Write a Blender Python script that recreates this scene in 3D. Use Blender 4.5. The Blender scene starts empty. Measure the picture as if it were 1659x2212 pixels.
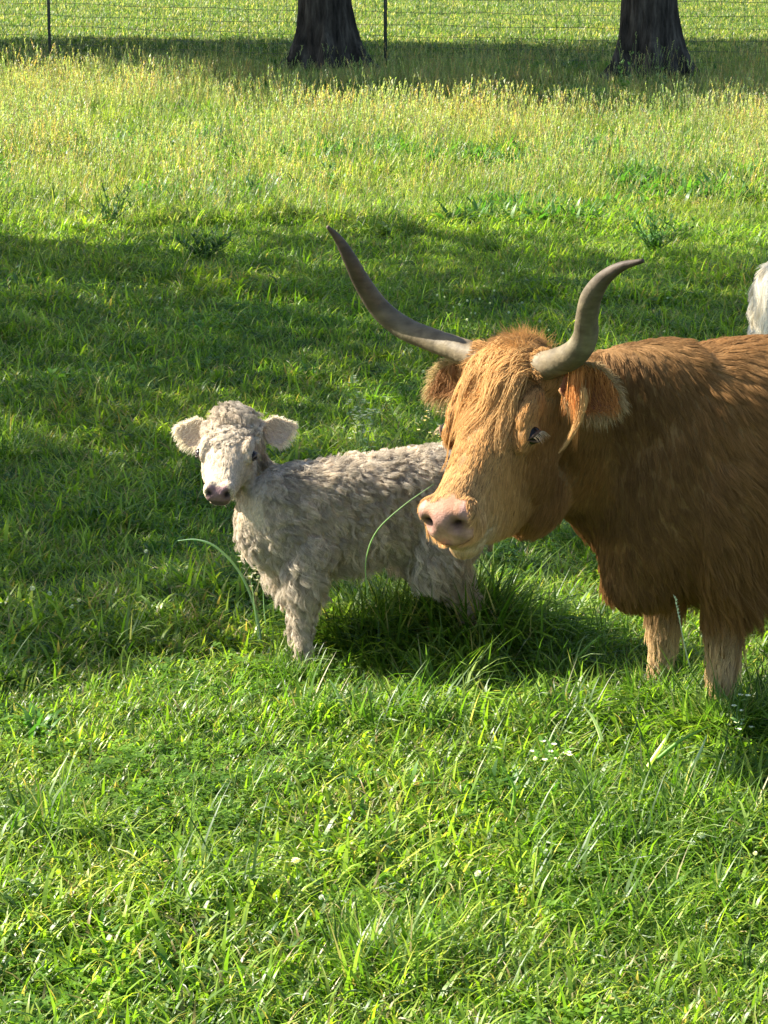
import bpy, math, random
import numpy as np
from mathutils import Vector, Matrix, kdtree, noise as mnoise

rng = np.random.default_rng(7)
random.seed(7)
PI = math.pi
SC = bpy.context.scene
COL = SC.collection

# ------------------------------------------------------------------ camera, sky, sun, exposure
CAM_H = 2.5
PITCH = math.radians(13.3)
FPX = 5704.0                     # focal length in pixels of a 1659 px wide frame
CX, CY = 829.5, 1106.0
cam_d = bpy.data.cameras.new('camera')
cam = bpy.data.objects.new('camera', cam_d)
COL.objects.link(cam)
cam.location = (0, 0, CAM_H)
cam.rotation_euler = (PI / 2 - PITCH, 0, 0)
cam_d.sensor_fit = 'HORIZONTAL'
cam_d.sensor_width = 36
cam_d.lens = 36 * FPX / 1659.0
cam_d.clip_end = 2000
cam_d.clip_start = 0.1
SC.camera = cam

SUN_EL = math.radians(38)
SUN_H = Vector((-0.962, 0.27, 0)).normalized()      # horizontal direction towards the sun
to_sun = Vector((SUN_H.x * math.cos(SUN_EL), SUN_H.y * math.cos(SUN_EL), math.sin(SUN_EL)))
world = bpy.data.worlds.new('World')
SC.world = world
world.use_nodes = True
wn = world.node_tree
sky = wn.nodes.new('ShaderNodeTexSky')
sky.sky_type = 'NISHITA'
sky.sun_disc = False
sky.sun_elevation = SUN_EL
sky.sun_rotation = math.atan2(to_sun.x, to_sun.y)
wn.links.new(sky.outputs[0], wn.nodes['Background'].inputs[0])
wn.nodes['Background'].inputs[1].default_value = 0.075
sun_d = bpy.data.lights.new('sun', 'SUN')
sun_d.energy = 5.0
sun_d.angle = math.radians(0.55)
sun_d.color = (1.0, 0.95, 0.84)
sun = bpy.data.objects.new('sun', sun_d)
COL.objects.link(sun)
sun.rotation_euler = to_sun.to_track_quat('Z', 'Y').to_euler()
SC.view_settings.view_transform = 'Standard'
SC.view_settings.look = 'None'
SC.view_settings.exposure = 2.1
SC.view_settings.gamma = 1
SC.view_settings.use_curve_mapping = False
SC.cycles.max_bounces = 8
SC.cycles.transparent_max_bounces = 8

# ------------------------------------------------------------------ helpers
def ray_dir(px, py):
    a, b = (px - CX) / FPX, (CY - py) / FPX
    return np.array([a, math.cos(PITCH) + b * math.sin(PITCH), -math.sin(PITCH) + b * math.cos(PITCH)])
def W(px, py, d):
    """point of the place seen at that spot of the photograph, d metres ahead"""
    r = ray_dir(px, py)
    return np.array([0, 0, CAM_H]) + r * (d / r[1])
def G(px, py, z=0.0):
    r = ray_dir(px, py)
    return np.array([0, 0, CAM_H]) + r * ((CAM_H - z) / -r[2])
def cam2world(v):
    return np.array([v[0], v[1] * math.cos(PITCH) + v[2] * math.sin(PITCH), -v[1] * math.sin(PITCH) + v[2] * math.cos(PITCH)])
def unit(v):
    v = np.asarray(v, float)
    return v / (np.linalg.norm(v, axis=-1, keepdims=True) + 1e-12)
def sstep(a, b, x):
    t = np.clip((x - a) / (b - a), 0, 1)
    return t * t * (3 - 2 * t)

def hash2(ix, iy, seed):
    h = (ix.astype(np.int64) * 374761393 + iy.astype(np.int64) * 668265263 + seed * 1442695041) & 0xffffffff
    h = ((h ^ (h >> 13)) * 1274126177) & 0xffffffff
    return ((h ^ (h >> 16)) & 0xffff) / 65535.0
def vnoise(x, y, sc, seed=0):
    """smooth value noise 0..1"""
    x = np.asarray(x) / sc; y = np.asarray(y) / sc
    ix, iy = np.floor(x), np.floor(y)
    fx, fy = x - ix, y - iy
    fx = fx * fx * (3 - 2 * fx); fy = fy * fy * (3 - 2 * fy)
    a = hash2(ix, iy, seed); b = hash2(ix + 1, iy, seed); c = hash2(ix, iy + 1, seed); d = hash2(ix + 1, iy + 1, seed)
    return (a * (1 - fx) + b * fx) * (1 - fy) + (c * (1 - fx) + d * fx) * fy
def ground_z(x, y):
    return 0.07 * (vnoise(x, y, 1.9, 3) - .5) + 0.035 * (vnoise(x, y, .7, 4) - .5)

def tag(o, label=None, cat=None, group=None, kind=None):
    if label: o['label'] = label
    if cat: o['category'] = cat
    if group: o['group'] = group
    if kind: o['kind'] = kind
    return o
def empty(name, loc, rz=0):
    o = bpy.data.objects.new(name, None)
    COL.objects.link(o)
    o.location = loc
    o.rotation_euler = (0, 0, rz)
    o.empty_display_size = .2
    return o
def mesh_data(name, v, f, mat=None, smooth=True, col=None):
    me = bpy.data.meshes.new(name)
    me.from_pydata([tuple(p) for p in np.asarray(v, float)] if not isinstance(v, list) else v, [], f)
    if mat: me.materials.append(mat)
    if smooth: me.polygons.foreach_set('use_smooth', [True] * len(me.polygons))
    if col is not None:
        a = me.color_attributes.new('Col', 'FLOAT_COLOR', 'POINT')
        c = np.ones((len(v), 4), np.float32); c[:, :3] = col
        a.data.foreach_set('color', c.ravel())
    me.update()
    return me
def mesh_np(name, v, f, mat=None, col=None, smooth=True):
    """fast: f is (n,k) int array"""
    me = bpy.data.meshes.new(name)
    f = np.asarray(f, np.int32); n, k = f.shape
    me.vertices.add(len(v)); me.vertices.foreach_set('co', np.asarray(v, np.float32).ravel())
    me.loops.add(n * k); me.loops.foreach_set('vertex_index', f.ravel())
    me.polygons.add(n)
    me.polygons.foreach_set('loop_start', np.arange(n, dtype=np.int32) * k)
    if smooth: me.polygons.foreach_set('use_smooth', np.ones(n, bool))
    me.update(calc_edges=True)
    if mat: me.materials.append(mat)
    if col is not None:
        a = me.color_attributes.new('Col', 'FLOAT_COLOR', 'POINT')
        c = np.ones((len(v), 4), np.float32); c[:, :3] = col
        a.data.foreach_set('color', c.ravel())
    return me
def link(name, me, parent=None, loc=(0, 0, 0)):
    o = bpy.data.objects.new(name, me)
    COL.objects.link(o)
    if parent: o.parent = parent
    o.location = loc
    return o

# ------------------------------------------------------------------ materials
class NT:
    def __init__(s, name):
        s.m = bpy.data.materials.new(name); s.m.use_nodes = True
        s.t = s.m.node_tree; s.t.nodes.clear()
        s.out = s.n('ShaderNodeOutputMaterial')
    def n(s, t, **kw):
        nd = s.t.nodes.new(t)
        for k, v in kw.items(): setattr(nd, k, v)
        return nd
    def l(s, a, b): s.t.links.new(a, b)
    def mix(s, mode, fac, a, b):
        nd = s.n('ShaderNodeMix', data_type='RGBA', blend_type=mode)
        for sock, v in ((nd.inputs[0], fac), (nd.inputs[6], a), (nd.inputs[7], b)):
            if hasattr(v, 'links'): s.l(v, sock)
            elif isinstance(v, tuple): sock.default_value = (*v, 1)
            else: sock.default_value = v
        return nd.outputs[2]
    def noise(s, scale, detail=3, vec=None, rough=.55):
        nd = s.n('ShaderNodeTexNoise'); nd.inputs['Scale'].default_value = scale; nd.inputs['Detail'].default_value = detail
        nd.inputs['Roughness'].default_value = rough
        if vec is not None: s.l(vec, nd.inputs['Vector'])
        return nd.outputs['Fac']
    def ramp(s, fac, stops):
        nd = s.n('ShaderNodeValToRGB'); cr = nd.color_ramp
        while len(cr.elements) < len(stops): cr.elements.new(.5)
        for e, (p, c) in zip(cr.elements, stops):
            e.position = p; e.color = (*c, 1) if len(c) == 3 else c
        s.l(fac, nd.inputs[0])
        return nd.outputs[0]
    def pos(s): return s.n('ShaderNodeNewGeometry').outputs['Position']
    def attr(s, name='Col'): return s.n('ShaderNodeAttribute', attribute_name=name).outputs['Color']
    def bump(s, h, strength, dist=.01):
        nd = s.n('ShaderNodeBump'); nd.inputs['Strength'].default_value = strength; nd.inputs['Distance'].default_value = dist
        s.l(h, nd.inputs['Height']); return nd.outputs['Normal']
    def bsdf(s, color, rough=.6, spec=.3, normal=None):
        b = s.n('ShaderNodeBsdfPrincipled')
        if hasattr(color, 'links'): s.l(color, b.inputs['Base Color'])
        else: b.inputs['Base Color'].default_value = (*color, 1)
        b.inputs['Roughness'].default_value = rough
        b.inputs['Specular IOR Level'].default_value = spec
        if normal is not None: s.l(normal, b.inputs['Normal'])
        return b
    def finish(s, b, transl=None, fac=.35):
        if transl is not None:
            t = s.n('ShaderNodeBsdfTranslucent')
            if hasattr(transl, 'links'): s.l(transl, t.inputs['Color'])
            else: t.inputs['Color'].default_value = (*transl, 1)
            m = s.n('ShaderNodeMixShader'); m.inputs[0].default_value = fac
            s.l(b.outputs[0], m.inputs[1]); s.l(t.outputs[0], m.inputs[2]); s.l(m.outputs[0], s.out.inputs[0])
        else: s.l(b.outputs[0], s.out.inputs[0])
        return s.m

def leaf_material(name, rough=.42, fac=.48, spec=.32, tint_scale=1.0):
    t = NT(name)
    c = t.attr()
    n1 = t.noise(.55, 3, t.pos())
    warm = t.ramp(n1, [(.30, (.72, .88, .75)), (.52, (1., 1., 1.)), (.72, (1.28, 1.10, .85))])
    c = t.mix('MULTIPLY', .8 * tint_scale, c, warm)
    n2 = t.noise(2.1, 4, t.pos())
    c = t.mix('MULTIPLY', .8 * tint_scale, c, t.ramp(n2, [(.30, (.60, .66, .66)), (.5, (1, 1, 1)), (.70, (1.12, 1.04, .95))]))
    rnd = t.n('ShaderNodeObjectInfo').outputs['Random']
    r2 = t.ramp(rnd, [(0, (.55, .62, .62)), (.5, (1, 1, 1)), (1, (1.65, 1.45, 1.2))])
    c = t.mix('MULTIPLY', .9, c, r2)
    tr = t.mix('MULTIPLY', 1.0, c, (1.5, 1.72, .62))
    return t.finish(t.bsdf(c, rough, spec), tr, fac)
M_GRASS = leaf_material('grass_blades')
M_WEED = leaf_material('weed_leaves', .5, .3)

def hair_material(name, spec=.07, rough=.6, fac=.25):
    t = NT(name)
    c = t.attr()
    rnd = t.n('ShaderNodeHairInfo').outputs['Random']
    r2 = t.ramp(rnd, [(0, (.72, .7, .68)), (.5, (1, 1, 1)), (1, (1.25, 1.22, 1.18))])
    c = t.mix('MULTIPLY', .8, c, r2)
    return t.finish(t.bsdf(c, rough, spec), c, fac)
M_HAIR = hair_material('animal_hair')
M_PALEHAIR = hair_material('pale_animal_hair', .2, .6, .3)
def skin_material(name):
    t = NT(name)
    c = t.attr()
    n = t.noise(90, 3, t.pos()); n3 = t.noise(240, 2, t.pos())
    c = t.mix('MULTIPLY', .6, c, t.ramp(n, [(.3, (.7, .68, .66)), (.7, (1.15, 1.15, 1.15))]))
    return t.finish(t.bsdf(c, .6, .14, t.bump(t.mix('MIX', .5, n, n3), .7, .004)))
M_SKIN = skin_material('hide_and_skin')

# ------------------------------------------------------------------ ground
t = NT('pasture_soil')
n = t.noise(1.3, 6, t.pos()); n2 = t.noise(30, 4, t.pos())
c = t.ramp(n, [(.3, (.030, .055, .012)), (.55, (.050, .082, .018)), (.75, (.085, .095, .030))])
c = t.mix('MULTIPLY', .8, c, t.ramp(n2, [(.3, (.55, .5, .45)), (.7, (1.2, 1.2, 1.1))]))
M_SOIL = t.finish(t.bsdf(c, .95, .05, t.bump(n2, .6, .02)))

def axis(a, b, near0, near1, step, far):
    xs = list(np.arange(near0, near1 + step / 2, step))
    d = step; x = near0
    while x > a: d *= far; x -= d; xs.insert(0, x)
    d = step; x = near1
    while x < b: d *= far; x += d; xs.append(x)
    return np.array(xs)
gx = axis(-260, 260, -9, 9, .22, 1.35); gy = axis(-60, 900, 2, 46, .25, 1.3)
X, Y = np.meshgrid(gx, gy)
Z = ground_z(X, Y)
v = np.stack([X.ravel(), Y.ravel(), Z.ravel()], 1)
nx = len(gx); ny = len(gy)
i, j = np.meshgrid(np.arange(nx - 1), np.arange(ny - 1))
a = (j * nx + i).ravel()
ground = link('ground', mesh_np('ground', v, np.stack([a, a + 1, a + nx + 1, a + nx], 1), M_SOIL))
tag(ground, kind='structure')

# ------------------------------------------------------------------ grass: tufts instanced over the pasture
def blade(V, F, C, base, az, h, w, lean, curl, col, segs=4, tipcol=None, twist=0.):
    """a tapered arching ribbon"""
    d = np.array([math.cos(az), math.sin(az), 0]); s = np.array([-d[1], d[0], 0])
    n0 = len(V); p = np.array(base, float); ang = lean
    tc = col if tipcol is None else tipcol
    for k in range(segs + 1):
        u = k / segs
        ww = w * (1 - u ** 2.2) * (.65 + .6 * min(u * 3, 1)) * .5
        tw = twist * u
        sd = s * math.cos(tw) + np.array([0, 0, 1]) * math.sin(tw) * .6 + d * math.sin(tw) * .5
        cc = np.array(col) * (1 - u) + np.array(tc) * u
        if k < segs:
            V.append(p - sd * ww); V.append(p + sd * ww); C.append(cc); C.append(cc)
            ang2 = ang + curl * u
            p = p + (d * math.sin(ang2) + np.array([0, 0, 1]) * math.cos(ang2)) * h / segs
        else:
            V.append(p.copy()); C.append(cc)
    for k in range(segs - 1):
        a = n0 + 2 * k; F.append((a, a + 1, a + 3, a + 2))
    a = n0 + 2 * (segs - 1); F.append((a, a + 1, a + 2))
    return p

GREENS = [(.068, .145, .014), (.105, .198, .018), (.148, .245, .026), (.215, .290, .048), (.066, .132, .026), (.130, .205, .055)]
STRAW = [(.34, .30, .13), (.26, .20, .09), (.40, .35, .19)]
R = random.Random(3)
FAR_GREENS = [(.078, .140, .028), (.115, .18, .042), (.155, .205, .065), (.068, .12, .032), (.19, .21, .085), (.048, .10, .020)]
def lawn_tuft(n, rad, h0, h1, w0, w1, straw=.06, seeds=0, pal=None):
    V, F, C = [], [], []
    for k in range(n):
        r = rad * math.sqrt(R.random()); a = R.uniform(0, 2 * PI)
        c = np.array(R.choice(pal or GREENS)) * R.uniform(.8, 1.2); tip = c * np.array([1.25, 1.1, 1])
        if R.random() < straw: c = np.array(R.choice(STRAW)) * R.uniform(.7, 1.1); tip = c
        h = R.uniform(h0, h1) * (1.0 if R.random() < .8 else 1.35)
        blade(V, F, C, (r * math.cos(a), r * math.sin(a), -.01), R.uniform(0, 2 * PI), h, R.uniform(w0, w1),
              R.uniform(.05, .95), R.uniform(.2, 2.3), c, 4, tip, R.uniform(-2.6, 2.6))
    for k in range(seeds):
        r = rad * math.sqrt(R.random()); a = R.uniform(0, 2 * PI); az = R.uniform(0, 2 * PI)
        sc = np.array(R.choice([(.19, .25, .10), (.27, .29, .15), (.30, .23, .13)])) * R.uniform(.8, 1.1)
        h = R.uniform(h1 * .9, h1 * 1.5)
        lean, cu = R.uniform(0, .25), R.uniform(.1, .7)
        p = blade(V, F, C, (r * math.cos(a), r * math.sin(a), 0), az, h, .004, lean, cu, sc * .8, 4, sc)
        # seed head: short ascending branchlets
        for q in range(9):
            blade(V, F, C, p - np.array([math.cos(az) * .3, math.sin(az) * .3, 1]) * (.012 * q), R.uniform(0, 2 * PI), R.uniform(.015, .038), .009,
                  R.uniform(.2, .8), .5, sc * 1.1, 2, sc * 1.25)
    return V, F, C
def clover_tuft(n, rad, h):
    V, F, C = [], [], []
    for k in range(n):
        r = rad * math.sqrt(R.random()); a = R.uniform(0, 2 * PI)
        c = np.array((.085, .165, .018)) * R.uniform(.8, 1.6)
        top = np.array([r * math.cos(a), r * math.sin(a), R.uniform(.4, 1) * h])
        blade(V, F, C, (top[0] * .8, top[1] * .8, 0), R.uniform(0, 6), top[2], .002, .1, .1, c * .8, 2)
        a0 = R.uniform(0, 2); tilt = np.array([R.uniform(-.4, .4), R.uniform(-.4, .4), 1.])
        tilt /= np.linalg.norm(tilt)
        for q in range(3):
            az = a0 + q * 2.094; L = R.uniform(.009, .015)
            d = np.array([math.cos(az), math.sin(az), 0]); d -= tilt * (d @ tilt); d /= np.linalg.norm(d)
            s = np.cross(tilt, d)
            n0 = len(V)
            for (u, ww) in ((0, 0), (.55, .42), (1.0, .38), (1.0, -.38), (.55, -.42)):
                V.append(top + d * L * u * 1.25 + s * L * ww * 1.25 + tilt * (.2 * L * (u > .5))); C.append(c)
            F.append((n0, n0 + 4, n0 + 3, n0 + 2, n0 + 1))
    return V, F, C
def src(name, vfc):
    V, F, C = vfc
    return bpy.data.objects.new(name, mesh_data(name, np.array(V), F, M_GRASS, True, np.array(C)))

variants = []
for k in range(5): variants.append(src('lawn_tuft', lawn_tuft(27, .085, .035, .125, .0045, .0115, .11)))          # 0-4
for k in range(2): variants.append(src('clover_tuft', clover_tuft(16, .09, .058)))                              # 5-6
for k in range(3): variants.append(src('coarse_tuft', lawn_tuft(18, .075, .16, .32, .006, .013, .03)))           # 7-9
for k in range(3): variants.append(src('field_tuft', lawn_tuft(28, .20, .14, .30, .008, .015, .06, 0, GREENS[1:4] + FAR_GREENS)))            # 10-12
for k in range(3): variants.append(src('seeding_tuft', lawn_tuft(20, .20, .20, .36, .009, .015, .08, 5, GREENS[1:4] + FAR_GREENS)))       # 13-15
for k in range(2): variants.append(src('far_tuft', lawn_tuft(34, .38, .10, .18, .014, .026, .16, 0, FAR_GREENS)))              # 16-17

def dock_tuft():
    V, F, C = [], [], []
    for k in range(16):
        r = .10 * math.sqrt(R.random()); a = R.uniform(0, 2 * PI); c = np.array(R.choice([(.045, .115, .022), (.060, .140, .024), (.085, .165, .035)])) * R.uniform(.8, 1.3)
        blade(V, F, C, (r * math.cos(a), r * math.sin(a), 0), R.uniform(0, 2 * PI), R.uniform(.07, .20), R.uniform(.018, .034), R.uniform(.2, 1.0), R.uniform(.4, 1.6), c, 4, c * 1.1, R.uniform(-.8, .8))
    return V, F, C
for k in range(2): variants.append(src('dock_tuft', dock_tuft()))                                                # 18-19
def in_view(x, y, side=1.1):
    return np.abs(x) < .17 * y + side
P_, S_, I_ = [], [], []
def scatter(y0, y1, dens, side=1.5):
    hw = .17 * y1 + side
    n = int(dens * (y1 - y0) * 2 * hw)
    y = rng.uniform(y0, y1, n); x = rng.uniform(-hw, hw, n)
    m = in_view(x, y, side)
    return x[m], y[m]
def push(x, y, s, idx):
    P_.append(np.stack([x, y, ground_z(x, y)], 1)); S_.append(s); I_.append(idx)
# short grazed turf
for (y0, y1, dens) in ((4.6, 8, 460), (8, 13, 340), (13, 21, 200)):
    x, y = scatter(y0, y1, dens)
    cl = vnoise(x, y, .55, 11); big = vnoise(x, y, 1.3, 12)
    idx = rng.integers(0, 5, len(x))
    clov = (vnoise(x, y, .45, 13) > .66) & (rng.random(len(x)) < .28)
    idx = np.where(clov, rng.integers(5, 7, len(x)), idx)
    s = (.55 + .75 * cl * cl + .35 * big) * rng.uniform(.8, 1.2, len(x))
    s = np.where(clov, rng.uniform(.6, 1.0, len(x)), s)
    coarse = (vnoise(x, y, .45, 15) > .80) & (rng.random(len(x)) < .30)
    idx = np.where(coarse, rng.integers(7, 10, len(x)), idx); s = np.where(coarse, rng.uniform(.5, .9, len(x)), s)
    broad = (vnoise(x, y, .5, 52) > .76) & (rng.random(len(x)) < .06)
    idx = np.where(broad, rng.integers(18, 20, len(x)), idx); s = np.where(broad, rng.uniform(.4, .7, len(x)), s)
    push(x, y, s, idx)
# rank clumps of longer grass at the spots where the animals left them
for (px, py, rx, ry, n, sc) in ((770, 1400, 80, .06, 70, 1.05), (900, 1400, 120, .10, 110, 1.15), (1010, 1412, 70, .04, 80, 1.35), (1060, 1395, 110, .12, 60, 1.1), (1160, 1400, 90, .15, 60, .7), (650, 1478, 50, .03, 26, .55), (1430, 1558, 55, .03, 60, .85), (1562, 1618, 60, .03, 75, .9), (1640, 1560, 50, .1, 40, .8), (1000, 1430, 170, .22, 90, .85), (1330, 1850, 190, .28, 90, .80), (1560, 1800, 110, .25, 40, .8), (850, 1400, 140, .18, 45, .7),
                                (640, 1450, 70, .10, 22, .6), (1250, 1420, 90, .2, 25, .7), (560, 1200, 60, .1, 6, .7), (820, 2070, 90, .15, 16, .6),
                                (120, 1830, 110, .15, 14, .5), (300, 1500, 90, .15, 14, .5), (480, 1750, 110, .15, 14, .5), (900, 1650, 110, .15, 14, .5), (1050, 2050, 110, .12, 14, .5), (1480, 2050, 110, .12, 14, .5), (1180, 1620, 160, .2, 26, .55), (1500, 1600, 120, .15, 18, .6)):
    c = G(px, py); wx = rx / 720.0
    x = c[0] + rng.normal(0, wx * .55, n); y = c[1] + rng.normal(0, ry, n)
    push(x, y, sc * rng.uniform(.6, 1.05, n), rng.integers(7, 10, n))
# taller ungrazed field
x, y = scatter(20, 38.5, 130)
h = sstep(19.5, 27, y + 2 * (vnoise(x, y, 2.5, 21) - .5))
idx = rng.integers(10, 13, len(x))
tall = rng.random(len(x)) < (.08 + .40 * h * (vnoise(x, y, 2.2, 22) > .35)) * (1 - .7 * sstep(34, 37, y))
idx = np.where(tall, rng.integers(13, 16, len(x)), idx)
broad = (vnoise(x, y, 1.3, 51) > .60) & (rng.random(len(x)) < .42)
idx = np.where(broad, rng.integers(18, 20, len(x)), idx)
near_oak = sum(np.exp(-((x - tx) / 1.3) ** 2 - ((y - ty + 1.2) / 2.0) ** 2) for tx, ty in ((G(702, 150)[0], G(702, 150)[1]), (G(1400, 174)[0], G(1400, 174)[1])))
push(x, y, (1 - .6 * near_oak) * np.where(broad, 1.7, 1.0) * (.36 + .22 * h * (1 - sstep(31, 35, y) * .8) + .45 * vnoise(x, y, 1.1, 23) ** 1.5) * rng.uniform(.6, 1.3, len(x)), idx)
# ragged seeding stems standing out of the shade near the oaks
xs_ = rng.uniform(-6.5, 6.8, 420); ys_ = rng.uniform(29.5, 36.0, 420)
m_ = vnoise(xs_, ys_, 1.0, 41) > .42
push(xs_[m_], ys_[m_], rng.uniform(.75, 1.35, m_.sum()), rng.integers(13, 16, m_.sum()))
# mown field beyond the fence
x, y = scatter(38.5, 72, 30, 5)
push(x, y, rng.uniform(.5, .85, len(x)), rng.integers(16, 18, len(x)))
P_ = np.concatenate(P_); S_ = np.concatenate(S_); I_ = np.concatenate(I_)
keep = np.ones(len(P_), bool)

gme = bpy.data.meshes.new('pasture_grass')
gme.vertices.add(len(P_)); gme.vertices.foreach_set('co', P_.astype(np.float32).ravel())
for nm, ty, arr in (('tuft_scale', 'FLOAT', S_.astype(np.float32)), ('tuft_index', 'INT', I_.astype(np.int32)),
                    ('tuft_turn', 'FLOAT', rng.uniform(0, 2 * PI, len(P_)).astype(np.float32))):
    gme.attributes.new(nm, ty, 'POINT').data.foreach_set('value', arr)
gme.materials.append(M_GRASS)
grass = link('pasture_grass', gme)
tag(grass, 'green pasture grass and clover covering the whole field', 'grass', kind='stuff')
ng = bpy.data.node_groups.new('scatter_tufts', 'GeometryNodeTree')
ng.interface.new_socket('Geometry', in_out='INPUT', socket_type='NodeSocketGeometry')
ng.interface.new_socket('Geometry', in_out='OUTPUT', socket_type='NodeSocketGeometry')
N = ng.nodes.new; L = ng.links.new
gi, go = N('NodeGroupInput'), N('NodeGroupOutput')
iop = N('GeometryNodeInstanceOnPoints'); g2i = N('GeometryNodeGeometryToInstance')
prev = None
for ob in reversed(variants):        # the last link made comes first in the list
    oi = N('GeometryNodeObjectInfo'); oi.inputs['Object'].default_value = ob
    L(oi.outputs['Geometry'], g2i.inputs[0])
L(gi.outputs[0], iop.inputs['Points']); L(g2i.outputs[0], iop.inputs['Instance'])
iop.inputs['Pick Instance'].default_value = True
def named(nm, ty):
    nd = N('GeometryNodeInputNamedAttribute'); nd.data_type = ty; nd.inputs['Name'].default_value = nm
    return nd.outputs['Attribute']
L(named('tuft_index', 'INT'), iop.inputs['Instance Index'])
cx = N('ShaderNodeCombineXYZ'); L(named('tuft_turn', 'FLOAT'), cx.inputs['Z']); L(cx.outputs[0], iop.inputs['Rotation'])
L(named('tuft_scale', 'FLOAT'), iop.inputs['Scale'])
L(iop.outputs[0], go.inputs[0])
md = grass.modifiers.new('scatter', 'NODES'); md.node_group = ng

# ------------------------------------------------------------------ trees
t = NT('oak_bark')
pv = t.n('ShaderNodeMapping'); pv.inputs['Scale'].default_value = (9, 9, 1.6)
t.l(t.n('ShaderNodeTexCoord').outputs['Object'], pv.inputs['Vector'])
n = t.noise(1.0, 7, pv.outputs[0], .65)
c = t.ramp(n, [(.36, (.012, .010, .008)), (.50, (.045, .038, .030)), (.66, (.105, .092, .075))])
M_BARK = t.finish(t.bsdf(c, .9, .15, t.bump(n, 1.0, .05)))
M_CROWN = leaf_material('oak_leaves', .5, .3)

def tube(path, radii, seg=12, flare=None):
    path = np.array(path, float); V, F = [], []
    T = unit(np.gradient(path, axis=0))
    up = np.array([0, 0, 1.]) if abs(T[0][2]) < .9 else np.array([1., 0, 0])
    a = unit(np.cross(T[0], up))
    for k, p in enumerate(path):
        a = unit(a - T[k] * (a @ T[k])); b = np.cross(T[k], a)
        for q in range(seg):
            th = 2 * PI * q / seg
            r = radii[k] if flare is None else flare(k, th)
            V.append(p + (a * math.cos(th) + b * math.sin(th)) * r)
    n = len(path)
    for k in range(n - 1):
        for q in range(seg):
            F.append((k * seg + q, k * seg + (q + 1) % seg, (k + 1) * seg + (q + 1) % seg, (k + 1) * seg + q))
    V.append(path[0]); V.append(path[-1])
    for q in range(seg):
        F.append((len(V) - 2, (q + 1) % seg, q)); F.append((len(V) - 1, (n - 1) * seg + q, (n - 1) * seg + (q + 1) % seg))
    return V, F
def merge(parts):
    V, F = [], []
    for v, f in parts:
        o = len(V); V += list(v); F += [tuple(i + o for i in q) for q in f]
    return V, F
def trunk_mesh(seed, r0, htop):
    rr = random.Random(seed)
    zs = [-.15, .0, .06, .14, .25, .4, .6, .9, 1.3, 1.8, 2.4, 3.2, 4.2, 5.4, htop]
    ph = rr.uniform(0, 6)
    def fl(k, th):
        z = max(zs[k], 0)
        f = math.exp(-z / .30)
        lobes = .5 + .5 * math.cos(5 * th + ph + .7 * math.sin(2 * th))
        r = r0 * (1 + f * (.38 + 1.0 * lobes ** 2)) * (1 - .06 * z)
        r *= 1 + .035 * math.sin(7 * th + z * 2) + .03 * math.sin(13 * th + z * 5 + ph) + .02 * math.sin(23 * th - z * 3)
        return max(r, .05)
    path = [(.04 * math.sin(z * .5 + ph), .04 * math.cos(z * .6), z) for z in zs]
    return tube(path, None, 72, fl)
def tree(name, x, y, r0, crown_z, crad, seed, nleaf, label, squash=.62, lobes=None):
    rr = np.random.default_rng(seed); pr = random.Random(seed)
    root = empty(name, (x, y, ground_z(np.array([x]), np.array([y]))[0]))
    htop = crown_z - .3 * crad
    V, F = trunk_mesh(seed, r0, htop)
    link('trunk', mesh_data('trunk', V, F, M_BARK), root)
    limbs = []
    tips = []
    for k in range(9):
        a = k * 2.4 + pr.uniform(-.3, .3); z0 = pr.uniform(.55, .95) * htop
        L_ = crad * pr.uniform(.6, .95); rise = pr.uniform(.25, .9) * crad * squash
        pts = [(math.cos(a) * L_ * u, math.sin(a) * L_ * u, z0 + rise * u ** 1.3 + .15 * math.sin(u * 6 + k)) for u in (0, .2, .4, .6, .8, 1)]
        limbs.append(tube(pts, [r0 * .34 * (1 - .85 * u) for u in (0, .2, .4, .6, .8, 1)], 7)); tips.append(pts[-1])
    V, F = merge(limbs)
    tag(link('limb', mesh_data('limbs', V, F, M_BARK), root), kind='stuff')
    # leaf clusters through the crown volume
    nc = 150 if crad > 2 else 60
    d = unit(rr.normal(size=(nc, 3))); rad = rr.uniform(.35, 1, nc) ** .6
    c = d * rad[:, None] * np.array([crad, crad, crad * squash]) * (1 + .12 * np.sin(d[:, :1] * 5 + seed))
    c[:, 2] += crown_z
    per = nleaf // nc
    cc = np.repeat(c, per, 0); cr = np.repeat(rr.uniform(.55, 1.0, nc), per)
    p = cc + unit(rr.normal(size=cc.shape)) * (rr.random(len(cc)) ** .45 * cr)[:, None] * crad * .23 * np.array([1.2, 1.2, .75])
    n = len(p)
    a = unit(rr.normal(size=(n, 3)) + np.array([0, 0, -.3])); b = unit(np.cross(a, rr.normal(size=(n, 3))))
    s = rr.uniform(.09, .17, n)[:, None] * (1 if crad > 2 else .45)
    v = np.stack([p - a * s, p + b * s * .5, p + a * s, p - b * s * .5], 1).reshape(-1, 3)
    f = np.arange(n * 4).reshape(n, 4)
    col = np.repeat(np.array([.045, .085, .016]) * rr.uniform(.7, 1.4, (n, 1)), 4, 0)
    tag(link('crown', mesh_np('crown', v, f, M_CROWN, col, False), root), kind='stuff')
    tag(root, label, 'tree', 'oaks along the wire fence' if abs(y - 38) < 6 else None)
    return root
TL = G(702, 150); TR = G(1400, 174)
tree('oak_tree', TL[0], TL[1], .375, 9.2, 5.0, 11, 21000, 'dark oak trunk with flared base, left of the two behind the fence')
tree('oak_tree', TR[0], TR[1], .375, 9.0, 4.8, 12, 21000, 'dark oak trunk with flared base, right of the two behind the fence')
tree('oak_tree', -7.0, 41.2, .36, 9.4, 6.2, 13, 24000, 'leafy oak in the fence row just outside the left edge')
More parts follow.
